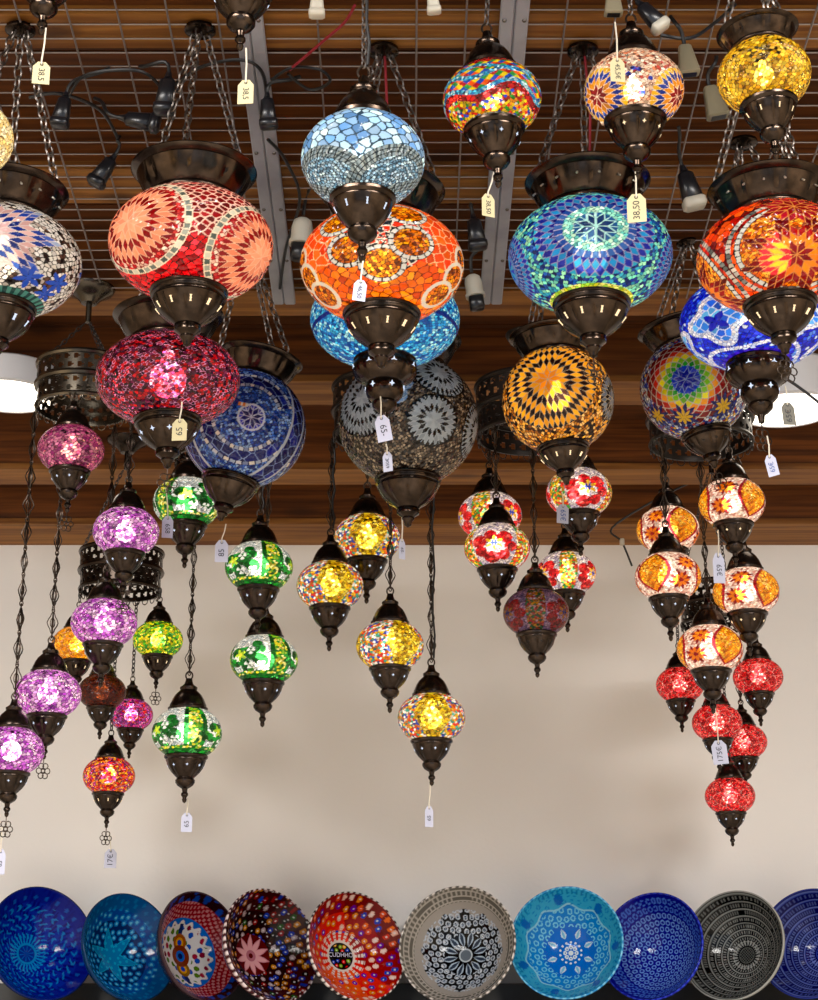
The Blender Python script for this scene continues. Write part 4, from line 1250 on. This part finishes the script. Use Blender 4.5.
loose_cable('black cable sagging towards the left brass ceiling cup', [(118, 128), (100, 100), (60, 84), (30, 88)])
loose_cable('black cable arching over the right of the red lantern', [(170, 80), (200, 58), (240, 50), (262, 62), (268, 95)])
loose_cable('dark red cable looping left of the ice white lantern', [(290, 60), (325, 30), (345, 12), (355, -5)], .0024, 'cable_red')
loose_cable('black cable curling under the dark red one', [(272, 70), (292, 58), (320, 60), (330, 72), (310, 80), (288, 64)], .0026)
loose_cable('black cable running right of the beige beaded lantern', [(660, 25), (690, 28), (715, 12), (735, -6)])
loose_cable('black cable dropping from the lower edge of the mesh, left', [(268, 130), (285, 150), (300, 190), (286, 240), (280, 280)])

def cable_between(label, pts, r=.0028, clip=None):
    w = [at(*p) for p in pts]; o = w[0]; fine = []
    for i in range(len(w) - 1):
        p0, p1, p2, p3 = w[max(0, i - 1)], w[i], w[i + 1], w[min(len(w) - 1, i + 2)]
        for k_ in range(6):
            t = k_ / 6
            fine.append(.5 * ((2 * p1) + (p2 - p0) * t + (2 * p0 - 5 * p1 + 4 * p2 - p3) * t * t + (3 * p1 - p0 - 3 * p2 + p3) * t ** 3) - o)
    fine.append(w[-1] - o)
    ob = tag(put('hanging_cable', MB().tube(fine, r, 6).mesh('hanging_cable', M['cable']), None, o), label, 'cable')
    if clip is not None:
        put('clip', MB().box(fine[clip], (.012, .01, .018), bev=.002).mesh('clip', M['ivory']), ob, label='white cable clip')
cable_between('black cable with a white clip crossing the lowest beam, right of the red floral lanterns', [(700, 478, 4.10), (655, 500, 4.1), (612, 528, 4.1), (622, 542, 4.1), (632, 566, 4.12)], clip=18)
cable_between('black cable slanting down to the right edge in front of the right ceiling light', [(742, 330, 2.95), (770, 366, 2.95), (800, 388, 2.95), (826, 408, 2.95)])

# ------------------------------------------------------------------ shelf and bowls
ZS = at(409, 1003, 4.2).z
so = put('wall_shelf', MB().box((0, YW - .13, ZS - .02), (2.6, .26, .04), bev=.004).mesh('wall_shelf', M['shelf'], False))
tag(so, 'dark grey shelf along the wall carrying the painted bowls', 'shelf')
put('back_strip', MB().box((0, YW - .012, ZS + .025), (2.6, .02, .05), bev=.003).mesh('back_strip', M['shelf'], False), so)  # low dark strip along the wall behind the bowls

def bowl_profile():
    inner = []
    for i in range(41):
        t = i / 40; r = t * .965
        inner.append((r, -.62 * (1 - (r / .965) ** 2.3)))
    return inner
BP = bowl_profile()
def bowl(label, px, py, rpx, D, yaw, pat, edge, outer, tilt=15):
    P = at(px, py, D); R = rpx * mpp(py, D)
    seg = 200
    prof = []
    for i in range(120):
        t = i / 119; r = .965 * t; prof.append((r, -.62 * (1 - (r / .965) ** 2.3) if True else 0))
    rim = [(.985, .018), (1.0, .012), (1.0, -.03)]
    out = [(.95, -.14), (.86, -.28), (.70, -.46), (.5, -.60), (.36, -.665), (.35, -.72), (.31, -.72), (.30, -.68), (.0, -.68)]
    full = prof + rim + out
    n = len(full)
    rz = np.array(full); u = np.arange(seg) / seg * 2 * PI
    v = np.stack([rz[:, 0, None] * np.sin(u), -np.ones((n, seg)) * rz[:, 1, None] * -1 * -1, rz[:, 0, None] * np.cos(u)], -1)
    # the opening faces -y: depth goes to +y
    v[:, :, 1] = -rz[:, 1, None]
    X, Z = v[:, :, 0].ravel(), v[:, :, 2].ravel()
    i, j = np.meshgrid(np.arange(n - 1), np.arange(seg), indexing='ij'); j2 = (j + 1) % seg
    f = np.stack([i * seg + j, (i + 1) * seg + j, (i + 1) * seg + j2, i * seg + j2], -1).reshape(-1, 4)
    me = bpy.data.meshes.new('painted_bowl')
    vv = v.reshape(-1, 3) * R
    me.vertices.add(len(vv)); me.vertices.foreach_set('co', vv.ravel())
    me.loops.add(f.size); me.loops.foreach_set('vertex_index', f.ravel())
    me.polygons.add(len(f)); me.polygons.foreach_set('loop_start', np.arange(0, f.size, 4)); me.polygons.foreach_set('loop_total', np.full(len(f), 4))
    me.update(calc_edges=True); me.validate()
    me.polygons.foreach_set('use_smooth', np.ones(len(f), bool))
    col = np.ones((n * seg, 4), np.float32)
    k = len(prof) * seg
    pc = pat(X[:k], Z[:k]) * .55; lum = pc @ np.array([.3, .5, .2])
    col[:k, :3] = np.clip(lum[:, None] + (pc - lum[:, None]) * 1.25 - .006, 0.0005, 1)
    ne = len(rim) * seg
    th = np.tile(u, len(rim))
    e = edge
    col[k:k + ne, :3] = np.where((np.floor(th * 50 / PI) % 2 == 0)[:, None], e[0], e[-1])
    col[k + ne:, :3] = outer
    a = me.color_attributes.new('tiles', 'FLOAT_COLOR', 'POINT'); a.data.foreach_set('color', col.ravel())
    me.materials.append(M['glaze'])
    o = put('painted_bowl', me, None, P, (math.radians(-tilt), 0, math.radians(yaw)))
    return tag(o, label, 'bowl', 'painted bowls on the shelf')

def pol(x, z): return np.hypot(x, z), np.arctan2(x, z)
def paint(c, m, col): c[m] = col
def rings_of_dots(x, z, r0, N, rad, off=0.0):
    r, a = pol(x, z); st = 2 * PI / N
    da = ((a + off) / st - np.round((a + off) / st)) * st
    return np.hypot(r - r0, da * r0) / rad
def hexdots(x, z, pitch, rnd=0, seed=0):
    """distance to the nearest of jittered hexagonal lattice points in pitch units, and its id"""
    best = np.full(len(x), 9.0); bid = np.zeros(len(x), int)
    h = pitch * .866
    j0 = np.round(z / h).astype(int)
    for dj in (-1, 0, 1):
        j = j0 + dj; ox = (j % 2) * pitch * .5
        i = np.round((x - ox) / pitch).astype(int)
        for di in (-1, 0, 1):
            ii = i + di; key = (ii * 73856093) ^ (j * 19349663)
            jx = ((key * 31 % 101) / 101 - .5) * rnd * pitch; jz = ((key * 57 % 97) / 97 - .5) * rnd * pitch
            d = np.hypot(x - ii * pitch - ox - jx, z - j * h - jz) / pitch
            m = d < best; best[m] = d[m]; bid[m] = np.abs(key[m]) % 997
    return best, bid
def full(x, s): return np.tile(lin(hx(s)), (len(x), 1))
def blend(c, m, s, k=1.0): c[m] = c[m] * (1 - k) + lin(hx(s)) * k

def b_blue(x, z):
    c = full(x, '0c3a9c'); r, a = pol(x, z); rng = np.sin(a * 37 + r * 9) * np.sin(a * 23 - r * 14)
    blend(c, rng > .25, '08206c', .8)
    m = (r > .2) & (r < .78) & (np.sin(a * 28 + 2.2 * np.sin(r * 40)) > .55) & (np.sin(r * 46 + a * 3) > -.4); blend(c, m, '2b84c8', .9)
    m = (r > .8); blend(c, m, '0c2c84', .7)
    blend(c, rings_of_dots(x, z, .86, 26, .03) < 1, '2a6cc0', .7)
    blend(c, r < .19, '2f86c0'); blend(c, r < .15, '123c8c'); blend(c, (r < .13) & (np.sin(a * 10) > .6), '2a6ab4')
    m = (r > .19) & (r < .34) & (np.sin(a * 26) > .2); blend(c, m, '3f96cc', .8)
    return c
def b_teal(x, z):
    c = full(x, '0b4f92'); r, a = pol(x, z)
    d, i = hexdots(x, z, .13, .4); m = (d < .34); blend(c, m & (r < .8), '2b7cb8'); blend(c, (d < .16) & (r < .8), '7cc0dc')
    blend(c, (r < .62) & ~m, '072a4c', .8); blend(c, (r > .78), '0c5a8c', .8); blend(c, (d < .22) & (r > .78), '2a7cb0', .6)
    k = np.abs(((a * 6 / (2 * PI)) % 1) - .5) * 2; lim = .5 * (1 - .5 * (1 - k))
    lim = .27 / np.maximum(.35, np.cos((((a + .2) * 6 / (2 * PI)) % 1 - .5) * 2 * PI / 6 * 1.0)) * (0.75 + .9 * np.abs(((((a + .2) * 6 / (2 * PI)) % 1) - .5) * 2) ** 1.3)
    s = r < lim; blend(c, s, '1f78a8'); blend(c, (r < lim) & (r > lim - .03), '4aa0c4'); blend(c, s & (d < .2), '4a9cc0')
    return c
def b_medal(x, z):
    c = full(x, '2c1420'); r, a = pol(x, z)
    d, i = hexdots(x, z, .075); band = (r > .62) & (r < .86); blend(c, band, '8c2434'); blend(c, band & (d < .3), 'c88a8c')
    d3, i3 = hexdots(x, z, .2, .4); m3 = (r > .86) & (d3 < .32); blend(c, m3, '2a4a98')
    blend(c, (r < .64), '2a6cbc')
    lim = .57 + .035 * np.cos(18 * a); blend(c, r < lim, 'e8e4e2')
    d2, i2 = hexdots(x, z, .15, .5); m = (r < lim - .05) & (d2 < .34) & (r > .25)
    P_ = [lin(hx(q)) for q in ('3a5ab0', '7a2c3c', '5a7a38', 'e8e4e2', '9c3a48')]
    for q in range(5): c[m & (i2 % 5 == q)] = P_[q]
    blend(c, (np.abs(x) < .045) & (np.abs(z) < .55) & (np.abs(z) > .1), '2a3460')
    for zz, s in ((.24, '9c5a1c'), (-.24, '8a6420'), (0, '7a3c18')):
        rr = np.hypot(x * 1.0, z - zz); blend(c, rr < (.2 if zz == 0 else .15), s)
        blend(c, rr < .09, 'd8a028'); blend(c, rr < .05, '2a4aa8')
    blend(c, np.hypot(x, z) < .1, '2a6cc0'); blend(c, np.hypot(x, z) < .05, '1a2c60')
    return c
DOTS = ('1c3f9c', 'c88a14', '8c2418', '2a4cb0', 'b87a10', '1c1414', '2c5a24', 'b8a4a8', '1c3f9c', '3c1014')
def dots(c, x, z, pitch, sel, cols, rad=.33, eye='e8e8e8', rnd=.35):
    d, i = hexdots(x, z, pitch, rnd)
    for q, s in enumerate(cols):
        m = sel & (d < rad) & (i % len(cols) == q); blend(c, m, s)
        e = sel & (d < rad * .3) & (i % len(cols) == q); blend(c, e, eye)
def b_jewel(x, z):
    c = full(x, '2a0a10'); r, a = pol(x, z); blend(c, r > .7, '3c0c12')
    dots(c, x, z, .125, r < .97, DOTS, .33)
    d, i = hexdots(x + .06, z + .03, .125, .3); blend(c, (d < .08) & (i % 2 == 0), 'd8d0d0')
    blend(c, r < .36, '5a1018'); w = np.abs(((a * 10 / (2 * PI)) % 1) - .5) * 2
    lim = .36 * (.5 + .5 * w); blend(c, r < lim, 'd8929c'); blend(c, (r < lim - .04), 'e8b0b4'); blend(c, (r < .1), 'b87884'); blend(c, r < .045, '5a1420')
    return c
def b_orange(x, z):
    r, a = pol(x, z); c = full(x, 'd8480c')
    m = (x * .8 + z * .35) > .25; blend(c, m, '7a140c', .8); blend(c, (r > .72) & (z > 0), '5a100c', .7); blend(c, (z < -.2) & (x < .2), 'e86a10', .8)
    dots(c, x, z, .15, (r > .42) & (r < .95), ('e87a20', 'f0c0b0', '2a4ab0', 'd8601c', 'c84a18', '6a2c98', 'f4d4c8', 'e09020'), .3)
    w = np.abs(((a * 20 / (2 * PI)) % 1) - .5) * 2
    m = (r > .24) & (r < .46) & (w > .55) & (np.sin(r * 110) > -.6); blend(c, m, 'e8dcd4')
    blend(c, (r > .25) & (r < .29), 'e8dcd4'); blend(c, r < .25, '1c0c0c')
    dots(c, x, z, .11, (r < .22) & (np.abs(z - .02) > .07), ('d82c18', '2a4ab0', 'e8b020', '8ab030'), .32)
    return c
def b_black(x, z):
    r, a = pol(x, z); c = full(x, '14161c')
    blend(c, (r > .72), '8d8680'); wv = .66 + .05 * np.cos(12 * a); blend(c, (r > wv) & (r < .80), 'a8a29c')
    b = (r > .80); s = a * 34 / PI + np.floor(r * 16) * .5; blend(c, b, '6c6862'); blend(c, b & (np.abs(s - np.round(s)) < .12), 'b8b2aa'); blend(c, b & (np.abs(r * 16 - np.round(r * 16)) < .12), 'b8b2aa')
    d, i = hexdots(x, z, .115, .25); m = (r < .70) & (r > .36) & (d > .2) & (d < .38); blend(c, m, 'c4ccd8'); blend(c, (r < .7) & (r > .36) & (d <= .12), '8a98ac')
    w = ((a * 12 / (2 * PI)) % 1 - .5); pr = (r > .14) & (r < .38); lim = .5 * np.sin(np.clip((r - .14) / .24, 0, 1) * PI) ** .8
    blend(c, pr & (np.abs(w) < lim * .75), 'b8c6d6'); blend(c, pr & (np.abs(w) < lim * .4), '3a4250')
    blend(c, r < .12, 'c0c8d0'); blend(c, r < .09, '6a727c'); blend(c, rings_of_dots(x, z, .42, 24, .016) < 1, 'e0e4ea')
    return c
def b_sky(x, z):
    r, a = pol(x, z); c = full(x, '1c86cc')
    blend(c, r < .5, '1474c8'); wv = .74 + .03 * np.cos(10 * a); blend(c, r > wv, '5aa8cc'); blend(c, np.abs(r - wv) < .012, '9cd0e4')
    d, i = hexdots(x, z, .13, .25); m = (r > .44) & (r < .72) & (d > .2) & (d < .36); blend(c, m, '8cd0ec')
    blend(c, (r > .76) & (d > .16) & (d < .27), '2a7cb8', .8); blend(c, rings_of_dots(x, z, .84, 7, .075, .2) < 1, '1c6cb4')
    b = r > .9; s = a * 34 / PI + np.floor(r * 20) * .5; blend(c, b & (np.abs(s - np.round(s)) < .14), '2a7aa8')
    w = ((a * 8 / (2 * PI)) % 1 - .5) * 2 * PI / 8 * r; t = (r - .26) / .18; lim = .055 * np.sin(np.clip(t, 0, 1) * PI) * (1.2 - t * .7)
    pr = (r > .26) & (r < .44); blend(c, pr & (np.abs(w) < lim), 'd8ecf4'); blend(c, pr & (np.abs(w) < lim * .45), '8cc0e0')
    fl = rings_of_dots(x, z, .10, 8, .036); blend(c, fl < 1, 'eaf4f8'); blend(c, fl < .35, '1c64b0'); blend(c, r < .045, 'eaf4f8')
    blend(c, rings_of_dots(x, z, .19, 14, .02) < 1, 'eaf4f8'); 
    return c
def b_cobaltdots(x, z):
    r, a = pol(x, z); c = full(x, '141c84')
    for k in range(9):
        r0 = .06 + k * .103; N = max(4, int(2 * PI * r0 / .105))
        q = rings_of_dots(x, z, r0, N, .043, k * .4); blend(c, (q < 1) & (q > .55), '7c9ce0' if r0 < .7 else '5a78cc')
    return c
def stripes(base, hi, mid):
    def f(x, z):
        r, a = pol(x, z); c = full(x, base)
        for k, r0 in enumerate((.20, .30, .40, .5, .6, .7, .8, .9)):
            N = int(2 * PI * r0 / .045)
            m = (np.abs(r - r0) < .022) & (np.sin(a * N) > .2); blend(c, m, hi, .75 if k < 5 else .5)
            blend(c, np.abs(r - r0 - .048) < .011, hi, .8); blend(c, (np.abs(r - r0 - .038) < .008), mid, .6)
        m = (np.abs(r - .235) < .035) & (np.sin(a * 24) > 0); blend(c, m, hi)
        blend(c, r < .15, mid); blend(c, (r < .13) & (np.sin(x * 120) * np.sin(z * 120) > .0), base)
        return c
    return f
BW = [('deep blue painted bowl with a round centre, first from the left', 42, 943, 58, 37, b_blue, '0a1c50', '0c2460'),
      ('teal blue bowl with a large star motif', 130, 947, 55, 43, b_teal, '0a2c50', '0a3058'),
      ('dark bowl with a white and blue oval medallion', 203, 946, 56, 49, b_medal, '3a2a30', '1c0c16'),
      ('dark red bowl with jewel dots and a pink star', 272, 945, 58, 42, b_jewel, 'd8c8c8', '5a1420'),
      ('orange bowl with coloured dots and a white beaded sunburst', 357, 946, 56, 32, b_orange, 'c8c0bc', '2c1414'),
      ('black and white bowl with a grey woven rim', 457, 944, 60, -16, b_black, 'bcb6b0', '4a4642'),
      ('sky blue bowl with a white flower centre', 566, 942, 57.5, -13, b_sky, '6ab0d0', '2a7ab0'),
      ('cobalt blue bowl covered in small pale rings', 651, 946, 55, -30, b_cobaltdots, '2a3cb0', '141c80'),
      ('grey black bowl with fine concentric rings', 732, 945, 56, -36, stripes('0c0d10', 'a0a2a0', '5c5e5c'), '8c8c88', '1c1c18'),
      ('navy blue ringed bowl cut by the right edge', 810, 943, 56, -36, stripes('0e1658', '7a86c4', '404a98'), '2a347c', '141c5c')]
for i, (lab, px, py, r, yaw, pat, ed, ou) in enumerate(BW):
    alt = H(ed, {3: '3a1418', 4: '2a2020', 5: '4a4642', 6: '2a7ab0', 7: '141c80'}.get(i, ed))
    bo_ = bowl(lab, px, py, r, 4.20, yaw, pat, alt, lin(hx(ou)))
    if i == 4:
        Rb = r * mpp(py, 4.2)
        put('lettering', text_mesh('CUDHHO', Rb * .115, M['card_blue']), bo_, (0, Rb * .595, Rb * .02), (PI / 2, 0, 0))

# ------------------------------------------------------------------ light: daylight from the open shop front, added unseen fill lamps near the ceiling
w = bpy.data.worlds.new('daylight'); scene.world = w; w.use_nodes = True
bg = w.node_tree.nodes['Background']; bg.inputs[0].default_value = (0.62, 0.76, 1.0, 1); bg.inputs[1].default_value = 0.8
def area(name, loc, rot, sx, sy, power, col):
    l = bpy.data.lights.new(name, 'AREA'); l.shape = 'RECTANGLE'; l.size = sx; l.size_y = sy; l.energy = power; l.color = col
    o = bpy.data.objects.new(name, l); COL.objects.link(o); o.location = loc; o.rotation_euler = rot
    return o
area('shopfront_daylight', (0, YF + .1, 1.5), (PI / 2 - .35, 0, 0), 5.0, 2.2, 22, (.86, .93, 1.0))
for k_, (x, y) in enumerate(((-1.3, -1.0), (1.3, -1.0), (-1.3, .6), (1.3, .6))):  # unseen lamps added to brighten wall, floor and beam undersides
    area('unseen_fill_lamp', (x, y, ceil_z(y) - .06), (0, 0, 0), .9, .9, 140, (1, .965, .92))
